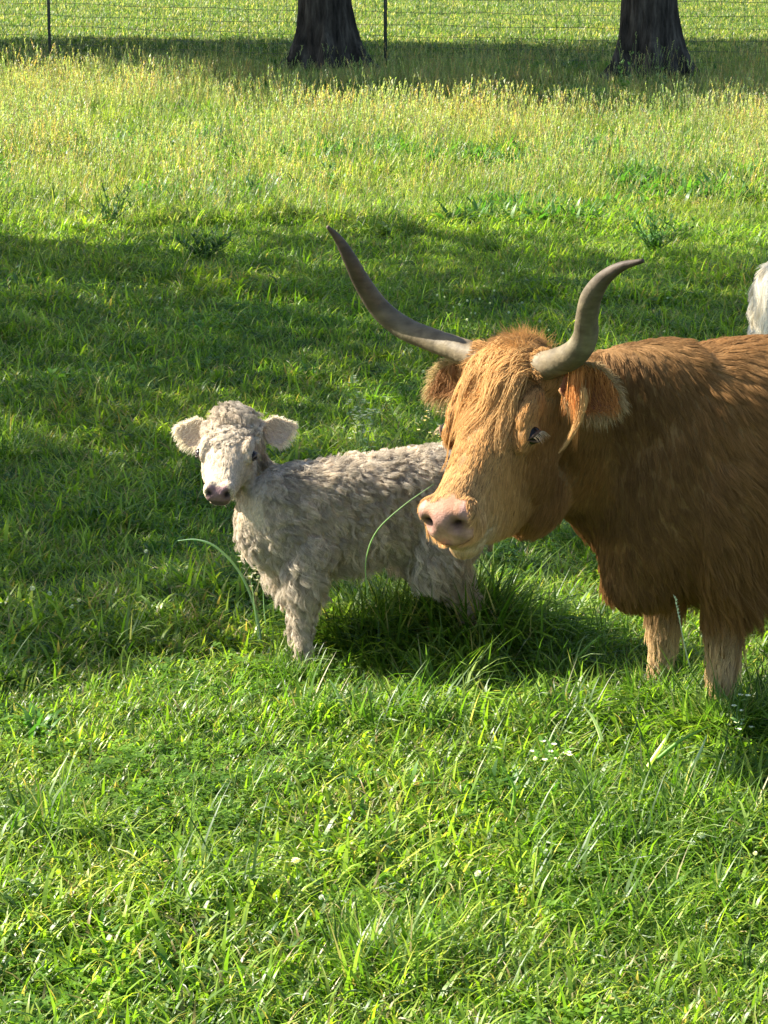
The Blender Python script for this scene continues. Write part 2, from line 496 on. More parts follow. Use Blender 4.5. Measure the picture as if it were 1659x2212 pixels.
tree('oak_tree', -11.6, 41.9, .38, 8.4, 5.2, 14, 22000, 'second leafy oak in the fence row outside the left edge')
tree('oak_tree', -15.8, 43.6, .38, 8.6, 5.0, 15, 12000, 'outermost leafy oak in the fence row outside the left edge')
tree('oak_tree', -7.0, 36.0, .34, 8.4, 4.7, 17, 22000, 'leafy oak added outside the left edge, near side of the fence, for extra shade')  # unseen, added to deepen the shade strip in front of the trunks
tree('shade_tree', -9.9, 16.6, .33, 7.3, 6.1, 16, 22000, 'broad leafy tree outside the left edge shading the middle of the pasture')

tree('added_shade_tree', -6.55, 10.3, .07, 3.6, 1.15, 19, 3600, 'small young tree added outside the left edge to dapple the grass beside the calf')  # unseen sapling, added only to cast dappled shade left of the calf

# ------------------------------------------------------------------ wire fence
t = NT('painted_steel'); nn = t.noise(40, 3, t.pos())
M_POST = t.finish(t.bsdf(t.ramp(nn, [(.3, (.012, .022, .016)), (.7, (.03, .045, .032))]), .5, .4))
t = NT('galvanised_wire'); M_WIRE = t.finish(t.bsdf((.085, .08, .065), .5, .5))
fa = np.array([-12.5, 45.2]); fence_pts = [(-12.6, 45.0), (-8.9, 43.0), (-5.12, 41.0), (.02, 38.1), (5.75, 36.7), (10.6, 35.6)]
fence = empty('wire_fence', (fence_pts[3][0], fence_pts[3][1], 0))
fo = np.array([fence_pts[3][0], fence_pts[3][1], 0])
def box(c, sx, sy, sz):
    v = [(c[0] + dx * sx / 2, c[1] + dy * sy / 2, c[2] + dz * sz / 2) for dz in (-1, 1) for dy in (-1, 1) for dx in (-1, 1)]
    return v, [(0, 2, 3, 1), (4, 5, 7, 6), (0, 1, 5, 4), (2, 6, 7, 3), (0, 4, 6, 2), (1, 3, 7, 5)]
post_parts = [box((0, 0, .62), .048, .006, 1.64), box((0, .019, .62), .006, .032, 1.639)]
post_parts += [box((0, -.006, .1 + .11 * k), .014, .007, .02) for k in range(11)]
pv_, pf_ = merge(post_parts)
post_me = mesh_data('fence_post', [tuple(q) for q in pv_], pf_, M_POST, False)
for (x, y) in fence_pts:
    o = link('fence_post', post_me, fence, (x - fo[0], y - fo[1], 0)); o.rotation_euler = (0, 0, -.3)
heights = [.06, .17, .30, .45, .61, .79, .98, 1.2]
def wire_path(h):
    out = []
    for (a, b) in zip(fence_pts[:-1], fence_pts[1:]):
        for u in np.linspace(0, 1, 9)[:-1]:
            x = a[0] + (b[0] - a[0]) * u; y = a[1] + (b[1] - a[1]) * u
            out.append((x - fo[0], y - fo[1] - .03, h - .015 * math.sin(u * PI) + .012 * math.sin(x * 3.1 + h * 20)))
    out.append((fence_pts[-1][0] - fo[0], fence_pts[-1][1] - fo[1] - .03, h))
    return out
for h in heights:
    V, F = tube(wire_path(h), [.0032 if h not in (heights[0], heights[-1]) else .004] * 200, 5)
    link('wire_strand', mesh_data('wire_strand', V, F, M_WIRE), fence)
st = []
for (a, b) in zip(fence_pts[:-1], fence_pts[1:]):
    n = int(math.hypot(b[0] - a[0], b[1] - a[1]) / .16)
    for k in range(n):
        u = k / n; x = a[0] + (b[0] - a[0]) * u - fo[0]; y = a[1] + (b[1] - a[1]) * u - fo[1] - .035
        st.append(tube([(x, y, .05), (x, y, 1.2)], [.0022] * 2, 4))
V, F = merge(st)
tag(link('wire_stay', mesh_data('wire_stay', V, F, M_WIRE), fence), kind='stuff')
tag(fence, 'woven wire fence on dark steel posts crossing the top of the view', 'fence')

# ------------------------------------------------------------------ animals: bodies
def ring_loft(rings):
    """rings: (m,k,3) -> closed mesh"""
    rings = np.array(rings); m, k, _ = rings.shape
    V = [tuple(p) for p in rings.reshape(-1, 3)]; F = []
    for a in range(m - 1):
        for q in range(k):
            F.append((a * k + q, a * k + (q + 1) % k, (a + 1) * k + (q + 1) % k, (a + 1) * k + q))
    V.append(tuple(rings[0].mean(0))); V.append(tuple(rings[-1].mean(0)))
    for q in range(k):
        F.append((len(V) - 2, (q + 1) % k, q)); F.append((len(V) - 1, (m - 1) * k + q, (m - 1) * k + (q + 1) % k))
    return V, F
def ell_ring(c, a, b, k=28, p=2.2):
    th = np.arange(k) * 2 * PI / k
    cs, sn = np.cos(th), np.sin(th)
    x = np.sign(cs) * np.abs(cs) ** (2 / p); y = np.sign(sn) * np.abs(sn) ** (2 / p)
    return np.asarray(c)[None] + x[:, None] * np.asarray(a)[None] + y[:, None] * np.asarray(b)[None]
def ellipsoid(c, r, M=None, k=14):
    V = []; F = []
    M = np.eye(3) if M is None else M
    rings = []
    for i in range(1, k):
        ph = PI * i / k
        rings.append([np.asarray(c) + M @ (np.array([math.cos(ph), math.sin(ph) * math.cos(t), math.sin(ph) * math.sin(t)]) * np.asarray(r)) for t in np.arange(20) * 2 * PI / 20])
    return ring_loft(rings)
def chain(pts, radii, k=18):
    """smooth tapered limb through points"""
    pts = np.array(pts, float); radii = np.array(radii, float)
    tt = np.arange(len(pts)); fine = np.linspace(0, len(pts) - 1, (len(pts) - 1) * 5 + 1)
    # catmull-rom
    def cr(P):
        P = np.concatenate([[2 * P[0] - P[1]], P, [2 * P[-1] - P[-2]]])
        out = []
        for f in fine:
            i = min(int(f), len(pts) - 2); u = f - i
            p0, p1, p2, p3 = P[i], P[i + 1], P[i + 2], P[i + 3]
            out.append(.5 * (2 * p1 + (p2 - p0) * u + (2 * p0 - 5 * p1 + 4 * p2 - p3) * u * u + (3 * p1 - p0 - 3 * p2 + p3) * u ** 3))
        return np.array(out)
    P = cr(pts); Rr = cr(radii[:, None] if radii.ndim == 1 else radii)
    if Rr.shape[1] == 1: Rr = np.repeat(Rr, 2, 1)
    T = unit(np.gradient(P, axis=0))
    a = np.array([1., 0, 0]); a = unit(a - T[0] * (a @ T[0])) if abs(T[0][0]) < .95 else np.array([0, 1., 0])
    rings = []
    for p, t_, r in zip(P, T, Rr):
        a = unit(a - t_ * (a @ t_)); b = np.cross(t_, a)
        rings.append(ell_ring(p, a * r[0], b * r[1], k, 2))
    return ring_loft(rings)
def union(parts, voxel, name='hide'):
    V, F = merge(parts)
    me = bpy.data.meshes.new(name + '_tmp'); me.from_pydata([tuple(p) for p in V], [], F); me.update()
    import bmesh
    bm = bmesh.new(); bm.from_mesh(me); bmesh.ops.recalc_face_normals(bm, faces=bm.faces); bm.to_mesh(me); bm.free()
    ob = bpy.data.objects.new(name + '_tmp', me); COL.objects.link(ob)
    m = ob.modifiers.new('r', 'REMESH'); m.mode = 'VOXEL'; m.voxel_size = voxel; m.adaptivity = 0
    dg = bpy.context.evaluated_depsgraph_get()
    ev = ob.evaluated_get(dg).to_mesh()
    n = len(ev.vertices); v = np.empty(n * 3, np.float32); ev.vertices.foreach_get('co', v); v = v.reshape(-1, 3).astype(float)
    nl = len(ev.loops); li = np.empty(nl, np.int32); ev.loops.foreach_get('vertex_index', li)
    ls = np.empty(len(ev.polygons), np.int32); lt = np.empty(len(ev.polygons), np.int32)
    ev.polygons.foreach_get('loop_start', ls); ev.polygons.foreach_get('loop_total', lt)
    f = li.reshape(-1, 4) if (lt == 4).all() else None
    assert f is not None
    bpy.data.objects.remove(ob, do_unlink=True); bpy.data.meshes.remove(me)
    return v, f.copy()
def edges_of(f):
    e = np.concatenate([f[:, [0, 1]], f[:, [1, 2]], f[:, [2, 3]], f[:, [3, 0]]])
    return e
def smooth(v, f, it, w=None, lam=.6):
    e = edges_of(f); n = len(v)
    deg = np.bincount(e.ravel(), minlength=n).astype(float)
    for k in range(it):
        s = np.zeros_like(v)
        for c in range(3):
            s[:, c] = np.bincount(e[:, 0], v[e[:, 1], c], n) + np.bincount(e[:, 1], v[e[:, 0], c], n)
        avg = s / deg[:, None]
        step = lam if w is None else lam * w[:, None]
        v = v + (avg - v) * step
    return v
def normals(v, f):
    a = v[f[:, 2]] - v[f[:, 0]]; b = v[f[:, 3]] - v[f[:, 1]]
    fn = np.cross(a, b); n = np.zeros_like(v)
    for k in range(4):
        for c in range(3): n[:, c] += np.bincount(f[:, k], fn[:, c], len(v))
    return unit(n)

def head_parts(secs, xf, extra):
    rings = []
    for (x, zt, zb, wt, wb) in secs:
        k = 36; th = np.arange(k) * 2 * PI / k
        cs, sn = np.cos(th), np.sin(th); p = 2.5
        yy = np.sign(cs) * np.abs(cs) ** (2 / p); zz = np.sign(sn) * np.abs(sn) ** (2 / p)
        u = (zz + 1) / 2
        w = wb + (wt - wb) * u ** .8
        rings.append(np.stack([np.full(k, x), yy * w, (zt + zb) / 2 + zz * (zt - zb) / 2], 1))
    out = [ring_loft([xf(r) for r in rings])]
    for (c, r) in extra:
        v, f = ellipsoid((0, 0, 0), r); v = xf(np.array(v) + np.asarray(c)[None])
        out.append(([tuple(q) for q in v], f))
    return out
def frame(origin, Hc, Lc, Nc, s):
    """head frame: x to the nose, y to its left, z out of the forehead; axes are given as seen from the viewpoint"""
    H = cam2world(Hc); H = unit(H); Lw = cam2world(Lc); Lw = unit(Lw - H * (Lw @ H)); Nw = np.cross(H, Lw)
    A = np.stack([H, Lw, Nw], 1) * s
    o = np.asarray(origin)
    return (lambda p: np.asarray(p) @ A.T + o), (lambda p: (np.asarray(p) - o) @ A / (s * s)), A

# ---- fur as hair curves
def fur(name, v, f, nrm, n, weight, length, comb, lift, mat, parent, base, col, rad=.0007, clump=.5, csize=40, wave=0., wfreq=1.5, K=6,
        droop=.25, jitter=.25, tipcol=1.0, seed=1, clrnd=.18):
    r = np.random.default_rng(seed)
    tri = np.concatenate([f[:, [0, 1, 2]], f[:, [0, 2, 3]]])
    A = np.linalg.norm(np.cross(v[tri[:, 1]] - v[tri[:, 0]], v[tri[:, 2]] - v[tri[:, 0]]), axis=1)
    pw = A * weight[tri].mean(1)
    ti = np.searchsorted(np.cumsum(pw) / pw.sum(), r.random(n)); ti = np.minimum(ti, len(tri) - 1)
    b = r.dirichlet((1, 1, 1), n)
    T = tri[ti]
    it = lambda arr: (arr[T] * b[:, :, None]).sum(1) if arr.ndim == 2 else (arr[T] * b).sum(1)
    p0 = it(v); nn = unit(it(nrm)); L_ = it(length) * r.uniform(.7, 1.15, n); cb = it(comb); lf = it(lift); cl = it(col)
    cb = cb - nn * (cb * nn).sum(1, keepdims=True); cb = unit(cb)
    sd = np.cross(nn, cb)
    # clumps
    nc = max(1, n // csize); ci = r.choice(n, nc, replace=False)
    kd = kdtree.KDTree(nc)
    for q, k in enumerate(ci): kd.insert(p0[k], q)
    kd.balance()
    near = np.array([kd.find(p)[1] for p in p0]); ck = ci[near]
    crand = r.normal(0, 1, (nc, 3)); cph = r.uniform(0, 2 * PI, nc); cfr = r.uniform(.7, 1.3, nc); cbr = r.uniform(1 - clrnd, 1 + clrnd, nc)
    d0 = unit(cb * (1 - lf)[:, None] + nn * lf[:, None] + (r.normal(0, jitter, (n, 3)) * .5 + crand[near] * jitter) * .8)
    u = np.linspace(0, 1, K)
    P = np.empty((n, K, 3))
    for k, s in enumerate(u):
        q = p0 + d0 * (L_ * s)[:, None] + cb * (L_ * s * s * .35)[:, None] - nn * (L_ * s * s * .22 * lf * 2)[:, None]
        q[:, 2] -= droop * L_ * s * s
        if wave > 0:
            ph = cph[near] + s * wfreq * 2 * PI * cfr[near]
            q += sd * (np.sin(ph) * wave * L_ * min(s * 1.6, 1))[:, None] + nn * (np.cos(ph) * wave * .6 * L_ * min(s * 1.6, 1))[:, None]
        P[:, k] = q
    if clump > 0:
        for k, s in enumerate(u):
            w = clump * s ** 1.2
            P[:, k] = P[:, k] * (1 - w) + P[ck, k] * w
    P = P - base[None, None]
    hc = bpy.data.hair_curves.new(name)
    hc.add_curves([K] * n)
    hc.attributes['position'].data.foreach_set('vector', P.astype(np.float32).ravel())
    rr = (rad * r.uniform(.75, 1.3, n))[:, None] * (1 - .8 * u[None, :] ** 1.5)
    hc.attributes.new('radius', 'FLOAT', 'POINT').data.foreach_set('value', rr.astype(np.float32).ravel())
    c4 = np.ones((n, K, 4), np.float32)
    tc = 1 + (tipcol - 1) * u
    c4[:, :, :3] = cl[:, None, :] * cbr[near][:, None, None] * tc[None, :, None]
    hc.attributes.new('Col', 'FLOAT_COLOR', 'POINT').data.foreach_set('color', c4.ravel())
    hc.materials.append(mat)
    return link(name, hc, parent)
def strands(name, paths, rad, col, mat, parent, base, tip=.2):
    """paths (n,K,3) as hair"""
    P = np.asarray(paths) - base[None, None]; n, K, _ = P.shape
    hc = bpy.data.hair_curves.new(name); hc.add_curves([K] * n)
    hc.attributes['position'].data.foreach_set('vector', P.astype(np.float32).ravel())
    u = np.linspace(0, 1, K)
    rr = np.broadcast_to(np.asarray(rad).reshape(-1, 1) if np.ndim(rad) else np.full((n, 1), rad), (n, 1)) * (1 - (1 - tip) * u[None] ** 1.5)
    hc.attributes.new('radius', 'FLOAT', 'POINT').data.foreach_set('value', rr.astype(np.float32).ravel())
    c4 = np.ones((n, K, 4), np.float32); c4[:, :, :3] = np.asarray(col)[:, None, :]
    hc.attributes.new('Col', 'FLOAT_COLOR', 'POINT').data.foreach_set('color', c4.ravel())
    hc.materials.append(mat)
    return link(name, hc, parent)

t = NT('eyeball'); b = t.bsdf((.010, .007, .005), .22, .2); M_EYE = t.finish(b)
t = NT('horn_keratin')
n1 = t.noise(26, 5, t.n('ShaderNodeTexCoord').outputs['Object']); c = t.attr()
mp = t.n('ShaderNodeMapping'); mp.inputs['Scale'].default_value = (20, 20, 70); t.l(t.n('ShaderNodeTexCoord').outputs['Object'], mp.inputs['Vector'])
n2 = t.noise(1.0, 3, mp.outputs[0])
c = t.mix('MULTIPLY', .85, c, t.ramp(n1, [(.25, (.5, .48, .46)), (.5, (.85, .85, .85)), (.75, (1.1, 1.08, 1.02))]))
c = t.mix('MULTIPLY', .7, c, t.ramp(n2, [(.3, (.6, .6, .6)), (.65, (1.1, 1.1, 1.1))]))
n3 = t.noise(7, 4, t.n('ShaderNodeTexCoord').outputs['Object']); c = t.mix('MULTIPLY', .8, c, t.ramp(n3, [(.38, (.62, .55, .46)), (.6, (1.1, 1.06, 1.0))]))
M_HORN = t.finish(t.bsdf(c, .62, .2, t.bump(n1, .55, .008)))
t = NT('hoof_horn'); M_HOOF = t.finish(t.bsdf((.03, .025, .02), .5, .3))

def horn(pts, wid, parent, base, cols):
    pts = np.array(pts, float); V, F = None, None
    P = pts; n = len(P); fine = np.linspace(0, n - 1, 60)
    def cr(Q):
        Q = np.concatenate([[2 * Q[0] - Q[1]], Q, [2 * Q[-1] - Q[-2]]]); out = []
        for g in fine:
            i = min(int(g), n - 2); u = g - i; p0, p1, p2, p3 = Q[i:i + 4]
            out.append(.5 * (2 * p1 + (p2 - p0) * u + (2 * p0 - 5 * p1 + 4 * p2 - p3) * u * u + (3 * p1 - p0 - 3 * p2 + p3) * u ** 3))
        return np.array(out)
    C = cr(P); Rd = np.maximum(cr(np.array(wid, float)[:, None])[:, 0], .002)
    arc = np.r_[0, np.cumsum(np.linalg.norm(np.diff(C, axis=0), axis=1))]
    amp = np.clip(1 - arc / (arc[-1] * .5), 0, 1)
    Rd = Rd * (1 + .030 * amp * np.sin(arc * 230 + 2 * np.sin(arc * 40)) + .022 * amp * np.sin(arc * 95 + 1))
    T = unit(np.gradient(C, axis=0)); a = unit(np.cross(T[0], [0, 0, 1])); rings = []
    for p, t_, r in zip(C, T, Rd):
        a = unit(a - t_ * (a @ t_)); b = np.cross(t_, a)
        rings.append(ell_ring(p - base, a * r, b * r * .93, 24, 2))
    V, F = ring_loft(rings)
    u = np.repeat(np.linspace(0, 1, 60), 24); u = np.r_[u, 0, 1]
    col = np.stack([np.interp(u, np.linspace(0, 1, len(cols)), [c[k] for c in cols]) for k in range(3)], 1)
    return link('horn', mesh_data('horn', np.array(V), F, M_HORN, True, col), parent)

def ear(baseP, dirv, opening, length, width, parent, base, colo, coli, cup=.45, droopv=0., point=0.):
    """cupped leaf shaped ear with thickness; returns mesh arrays for fur"""
    d = unit(dirv); o = unit(np.asarray(opening) - d * (np.asarray(opening) @ d)); s = np.cross(d, o)
    NU, NV = 18, 15
    grid = []
    for i in range(NU):
        u = i / (NU - 1)
        w = width * .5 * (max(math.sin(PI * min(u * .86 + .10, 1)), 0) ** .62) * (1 - .12 * u) * (1 - point * sstep(.45, 1.05, u))
        if u > .999: w = width * .03
        c = np.asarray(baseP) + d * length * u + np.array([0, 0, -1]) * droopv * u * u * length
        row = []
        for j in range(NV):
            v_ = j / (NV - 1) * 2 - 1
            ang = v_ * (1.25 - .45 * u)
            row.append(c + s * w * math.sin(ang) / math.sin(1.25 - .45 * u) - o * w * cup * 2 * (math.cos(ang) - math.cos(1.25 - .45 * u)))
        grid.append(row)
    g = np.array(grid)
    n_ = np.cross(np.gradient(g, axis=1), np.gradient(g, axis=0)); n_ = unit(n_)
    if (n_[NU // 2, NV // 2] @ o) < 0: n_ = -n_
    inner = g + n_ * .003; outer = g - n_ * .004
    V = np.concatenate([inner.reshape(-1, 3), outer.reshape(-1, 3)]); F = []
    m = NU * NV
    for i in range(NU - 1):
        for j in range(NV - 1):
            a = i * NV + j
            F.append((a, a + NV, a + NV + 1, a + 1)); F.append((m + a, m + a + 1, m + a + NV + 1, m + a + NV))
    per = [(0, j) for j in range(NV)] + [(i, NV - 1) for i in range(1, NU)] + [(NU - 1, j) for j in range(NV - 2, -1, -1)] + [(i, 0) for i in range(NU - 2, 0, -1)]
    ids = [i * NV + j for i, j in per]
    for k in range(len(ids)):
        a, b = ids[k], ids[(k + 1) % len(ids)]
        F.append((a, b, m + b, m + a))
    col = np.concatenate([np.tile(coli, (m, 1)), np.tile(colo, (m, 1))])
    e = link('ear', mesh_data('ear', V - base[None], F, M_SKIN, True, col), parent)
    F = np.array(F); nr = np.concatenate([n_.reshape(-1, 3), -n_.reshape(-1, 3)])
    return e, V, F, nr, g, d, o, s

def torso(loc, S, secs, sh=1.0):
    rings = []
    for (x, zc, w, h) in secs:
        a = loc(x, 0, zc); dy = loc(x, w, zc) - a; dz = loc(x, 0, zc + h) - a
        rings.append(ell_ring(a, dy, dz, 36, 2.25))
    return ring_loft(rings)
def legs(loc, s, fx, rx, fy, ry, top, feet):
    """feet: four ground offsets; returns loft parts"""
    parts = []
    for sy, off in ((1, feet[0]), (-1, feet[1])):
        x0 = fx + off
        parts.append(chain([loc(fx - .05 * s, sy * fy * 1.05, top * 1.02), loc(fx + .02 * s, sy * fy * 1.1, top * .80), loc(fx + .0 * s, sy * fy, top * .62), loc(x0, sy * fy * .95, top * .44),
                            loc(x0, sy * fy * .92, top * .22), loc(x0 + .015 * s, sy * fy * .92, .07 * s), loc(x0 + .03 * s, sy * fy * .92, .0)],
                           np.array([.13, .12, .092, .062, .043, .048, .052]) * s))
    for sy, off in ((1, feet[2]), (-1, feet[3])):
        x0 = rx + off
        parts.append(chain([loc(rx + .05 * s, sy * ry, top * 1.05), loc(rx + .10 * s, sy * ry * 1.15, top * .85), loc(rx + .06 * s, sy * ry * 1.05, top * .66), loc(x0 - .10 * s, sy * ry, top * .46),
                            loc(x0 - .07 * s, sy * ry, top * .24), loc(x0 - .03 * s, sy * ry, .07 * s), loc(x0, sy * ry, 0)],
                           np.array([.19, .17, .12, .066, .045, .05, .054]) * s))
    return parts
def hoof_pair(loc, x, y, s, parent, base, name='hoof'):
    parts = []
    for sy in (-1, 1):
        rings = []
        for (dx, z, w, l) in ((.01, .10, .020, .045), (.018, .06, .026, .055), (.03, .02, .030, .066), (.034, -.01, .031, .07)):
            c = loc(x + dx * s, y + sy * .027 * s, z * s)
            rings.append(ell_ring(c - base, loc(x + dx * s + l * s, y, 0) - loc(x + dx * s, y, 0), loc(0, w * s, 0) - loc(0, 0, 0), 14, 2.4))
        parts.append(ring_loft(rings))
    V, F = merge(parts)
    link(name, mesh_data(name, [tuple(p) for p in V], F, M_HOOF), parent)
def mkloc(B0, fwd):
    Fw = np.array([fwd[0], fwd[1], 0.]); Fw /= np.linalg.norm(Fw); Lw = np.array([-Fw[1], Fw[0], 0.])
    B0 = np.asarray(B0, float)
    f = lambda x, y, z: B0 + Fw * x + Lw * y + np.array([0, 0, z])
    inv = lambda p: np.stack([(p - B0) @ Fw, (p - B0) @ Lw, p[:, 2] - B0[2]], 1)
    return f, inv, Fw, Lw
def blend(*pairs):
    return sum(w[:, None] * np.asarray(d) for w, d in pairs)
UP = np.array([0, 0, 1.])
def pix(p):
    """where a point falls in the photograph (checking aid)"""
    q = np.asarray(p) - np.array([0, 0, CAM_H])
    z = q[1] * math.cos(PITCH) - q[2] * math.sin(PITCH); y = q[1] * math.sin(PITCH) + q[2] * math.cos(PITCH)
    return CX + FPX * q[0] / z, CY - FPX * y / z

# ================================================================== the horned cow
f1, f2 = G(1562, 1580), G(1432, 1528)
B0 = (f1 + f2) / 2; B0[2] = ground_z(B0[:1], B0[1:2])[0]
loc, inv, Fw, Lw = mkloc(B0, (-.87, -.49))
base = B0.copy()
cow = empty('highland_cow', base)
tag(cow, 'ginger long-horned highland cow with pink muzzle, cropped by the right edge', 'cow')
HC, LC, NC = (-.390, -.580, -.715), (.866, -.496, -.061), (-.311, -.632, .710)
HO = W(1112, 766, 7.57); HS = 1.22
xf, xinv, HA = frame(HO, HC, LC, NC, HS)
Hd, Ld, Nd = HA[:, 0] / HS, HA[:, 1] / HS, HA[:, 2] / HS
COWHEAD = [(-.06, -.04, -.14, .06, .06), (-.03, -.005, -.20, .10, .09), (.04, .010, -.27, .122, .10), (.11, .010, -.305, .122, .082), (.18, .002, -.328, .116, .070),
           (.25, -.008, -.318, .095, .062), (.32, -.016, -.285, .078, .068), (.39, -.022, -.235, .066, .060), (.44, -.022, -.195, .062, .056),
           (.475, -.022, -.168, .060, .050), (.498, -.032, -.146, .053, .040), (.512, -.050, -.125, .036, .026)]
extra = [((.15, .092, -.030), (.070, .026, .030)), ((.15, -.092, -.030), (.070, .026, .030)), ((.205, .098, -.058), (.045, .024, .032)), ((.205, -.098, -.058), (.045, .024, .032)),
         ((.16, .060, -.18), (.10, .040, .11)), ((.16, -.060, -.18), (.10, .040, .11)), ((.465, .040, -.058), (.043, .032, .032)), ((.465, -.040, -.058), (.043, .032, .032)), ((.455, .035, -.105), (.05, .036, .03)), ((.455, -.035, -.105), (.05, .036, .03)),
         ((.445, 0, -.178), (.05, .045, .03)), ((0, 0, .012), (.06, .09, .03)), ((.03, .095, -.035), (.05, .035, .04)), ((.03, -.095, -.035), (.05, .035, .04)), ((.13, 0, -.345), (.12, .085, .085))]
parts = head_parts(COWHEAD, xf, extra)
T = [(-1.50, .93, .06, .10), (-1.46, .92, .16, .19), (-1.36, .90, .24, .24), (-1.18, .86, .29, .29), (-.95, .82, .32, .33), (-.65, .79, .35, .355), (-.35, .79, .34, .375), (-.08, .80, .29, .37),
     (.08, .785, .245, .365), (.20, .73, .19, .33), (.28, .68, .13, .26), (.33, .65, .07, .16)]
parts.append(torso(loc, 1, T))
# neck: from the back of the skull to the shoulders
def neck_ring(px, py, d, hv, hl, mixw):
    c = W(px, py, d); lat = unit(Ld * (1 - mixw) + Lw * mixw); ax = unit(UP + .25 * Fw * 1.0)
    ax = unit(ax - lat * (ax @ lat))
    return ell_ring(c, lat * hl, ax * hv, 36, 2.2)
parts.append(ring_loft([neck_ring(1170, 950, 7.64, .19, .10, 0), neck_ring(1225, 965, 7.67, .245, .125, .2), neck_ring(1290, 1000, 7.70, .325, .155, .4), neck_ring(1360, 1015, 7.73, .385, .19, .7),
                        neck_ring(1440, 1018, 7.77, .415, .22, 1), neck_ring(1530, 1008, 7.82, .42, .24, 1)]))
parts += legs(loc, 1.0, 0, -1.25, .15, .17, .72, (0, .02, .03, -.06))
for (c, r) in (((-.10, .23, .72), (.19, .085, .24)), ((-.10, -.23, .72), (.19, .085, .24)), ((.20, 0, .46), (.14, .11, .09)), ((.05, .232, .66), (.11, .055, .22)), ((-.02, .20, .50), (.10, .07, .13)), ((-1.15, .2, .82), (.25, .13, .25)), ((-1.15, -.2, .82), (.25, .13, .25))):
    M3 = np.stack([Fw, Lw, UP], 1); parts.append(ellipsoid(loc(*c), r, M3))
v, f = union(parts, .0068, 'cow')
hp = xinv(v)
inhead = sstep(-.02, .06, hp[:, 0]) * (1 - sstep(.16, .20, np.abs(hp[:, 1]))) * sstep(-.42, -.36, hp[:, 2])
rear = sstep(.26, .08, hp[:, 0]) * sstep(-.12, -.22, hp[:, 2])
v = smooth(v, f, 45, 1 - inhead * .999 * (1 - .8 * rear)); v = smooth(v, f, 5, inhead)
nrm = normals(v, f); hp = xinv(v)
def carve_head(v, hp, A, k, nost, eye, mx0, mx1, mz0, mz1):
    """nostrils, eye sockets and the mouth line pressed into the head"""
    dv = np.zeros_like(v); hn = nrm @ (A / np.linalg.norm(A[:, 0]))
    for sy in (-1, 1):
        q = (hp - np.array([nost[0], sy * nost[1], nost[2]])) / np.array(nost[3])
        g = np.exp(-(q ** 2).sum(1) * 1.2); dv -= nrm * (g * nost[4])[:, None]
        g2 = np.exp(-(((hp - np.array([nost[0] - .004, sy * nost[1], nost[2] + .0])) / (np.array(nost[3]) * 2.0)) ** 2).sum(1) * 1.3); dv += nrm * ((g2 - g) * nost[4] * .35)[:, None]
        q = (hp - np.array([eye[0], sy * eye[1], eye[2]])) / np.array(eye[3])
        g = np.exp(-(q ** 2).sum(1) * 1.4); dv -= nrm * (g * eye[4])[:, None]
    zm = np.interp(hp[:, 0], [mx0, mx1], [mz0, mz1])
    g = np.exp(-((hp[:, 2] - zm) / .006) ** 2) * sstep(mx0 - .02, mx0 + .03, hp[:, 0])
    dv -= nrm * (g * .008 * k)[:, None]
    return v + dv
hs = np.array([.48, .05, -.075])
v = carve_head(v, hp, HA, 1, (.494, .038, -.060, (.022, .021, .019), .036), (.208, .125, -.058, (.026, .02, .015), .012), .375, .515, -.168, -.132)
hp0 = hp; nrm = normals(v, f); hp = xinv(v); lp = inv(v)
# pigment, with the nostril and mouth-crease shade painted in dark
n = len(v)
ginger = np.array([.16, .085, .028])
col = np.tile(ginger, (n, 1))
muz = sstep(.446, .466, hp[:, 0] + .010 * np.sin(hp[:, 1] * 60) - 1.6 * np.clip(-.092 - hp[:, 2], 0, 1) - 1.2 * np.clip(np.abs(hp[:, 1]) - .052, 0, 1)) * inhead
chin = sstep(.34, .44, hp[:, 0]) * sstep(-.13, -.155, hp[:, 2] * 1.0) * inhead * 0 + np.clip(sstep(.36, .43, hp[:, 0]) * (hp[:, 2] < -.135), 0, 1) * inhead
col = col * (1 - muz[:, None]) + np.array([.36, .20, .15])[None] * (.75 + .5 * vnoise(hp[:, 1] * 1.0, hp[:, 2] + hp[:, 0], .02, 31))[:, None] * muz[:, None]
ch = (chin * (1 - muz))[:, None]; col = col * (1 - ch * .7) + np.array([.50, .36, .20]) * ch * .7
for sy in (-1, 1):
    g = np.clip(1.6 * np.exp(-(((hp0 - np.array([.494, sy * .039, -.060])) / np.array([.026, .021, .018])) ** 2).sum(1) * 1.2), 0, 1)[:, None]
    col = col * (1 - g) + np.array([.022, .008, .007]) * g
    g = np.exp(-(((hp - np.array([.208, sy * .122, -.058])) / np.array([.030, .03, .018])) ** 2).sum(1) * 1.0)[:, None]
    col = col * (1 - .8 * g) + np.array([.10, .05, .03]) * .8 * g
g = (np.exp(-((hp0[:, 2] - np.interp(hp0[:, 0], [.375, .515], [-.168, -.132])) / .006) ** 2) * sstep(.375, .41, hp0[:, 0]) * inhead)[:, None]
col = col * (1 - .8 * g) + np.array([.07, .035, .02]) * .8 * g
pt = (muz * sstep(-.052, -.038, hp[:, 2]) * sstep(.512, .485, hp[:, 0]) * (np.abs(hp[:, 1]) < .045))[:, None]
col = col * (1 - pt * .65) + np.array([.26, .12, .055]) * pt * .65
body = link('body', mesh_np('body', v - base, f, M_SKIN, col), cow)
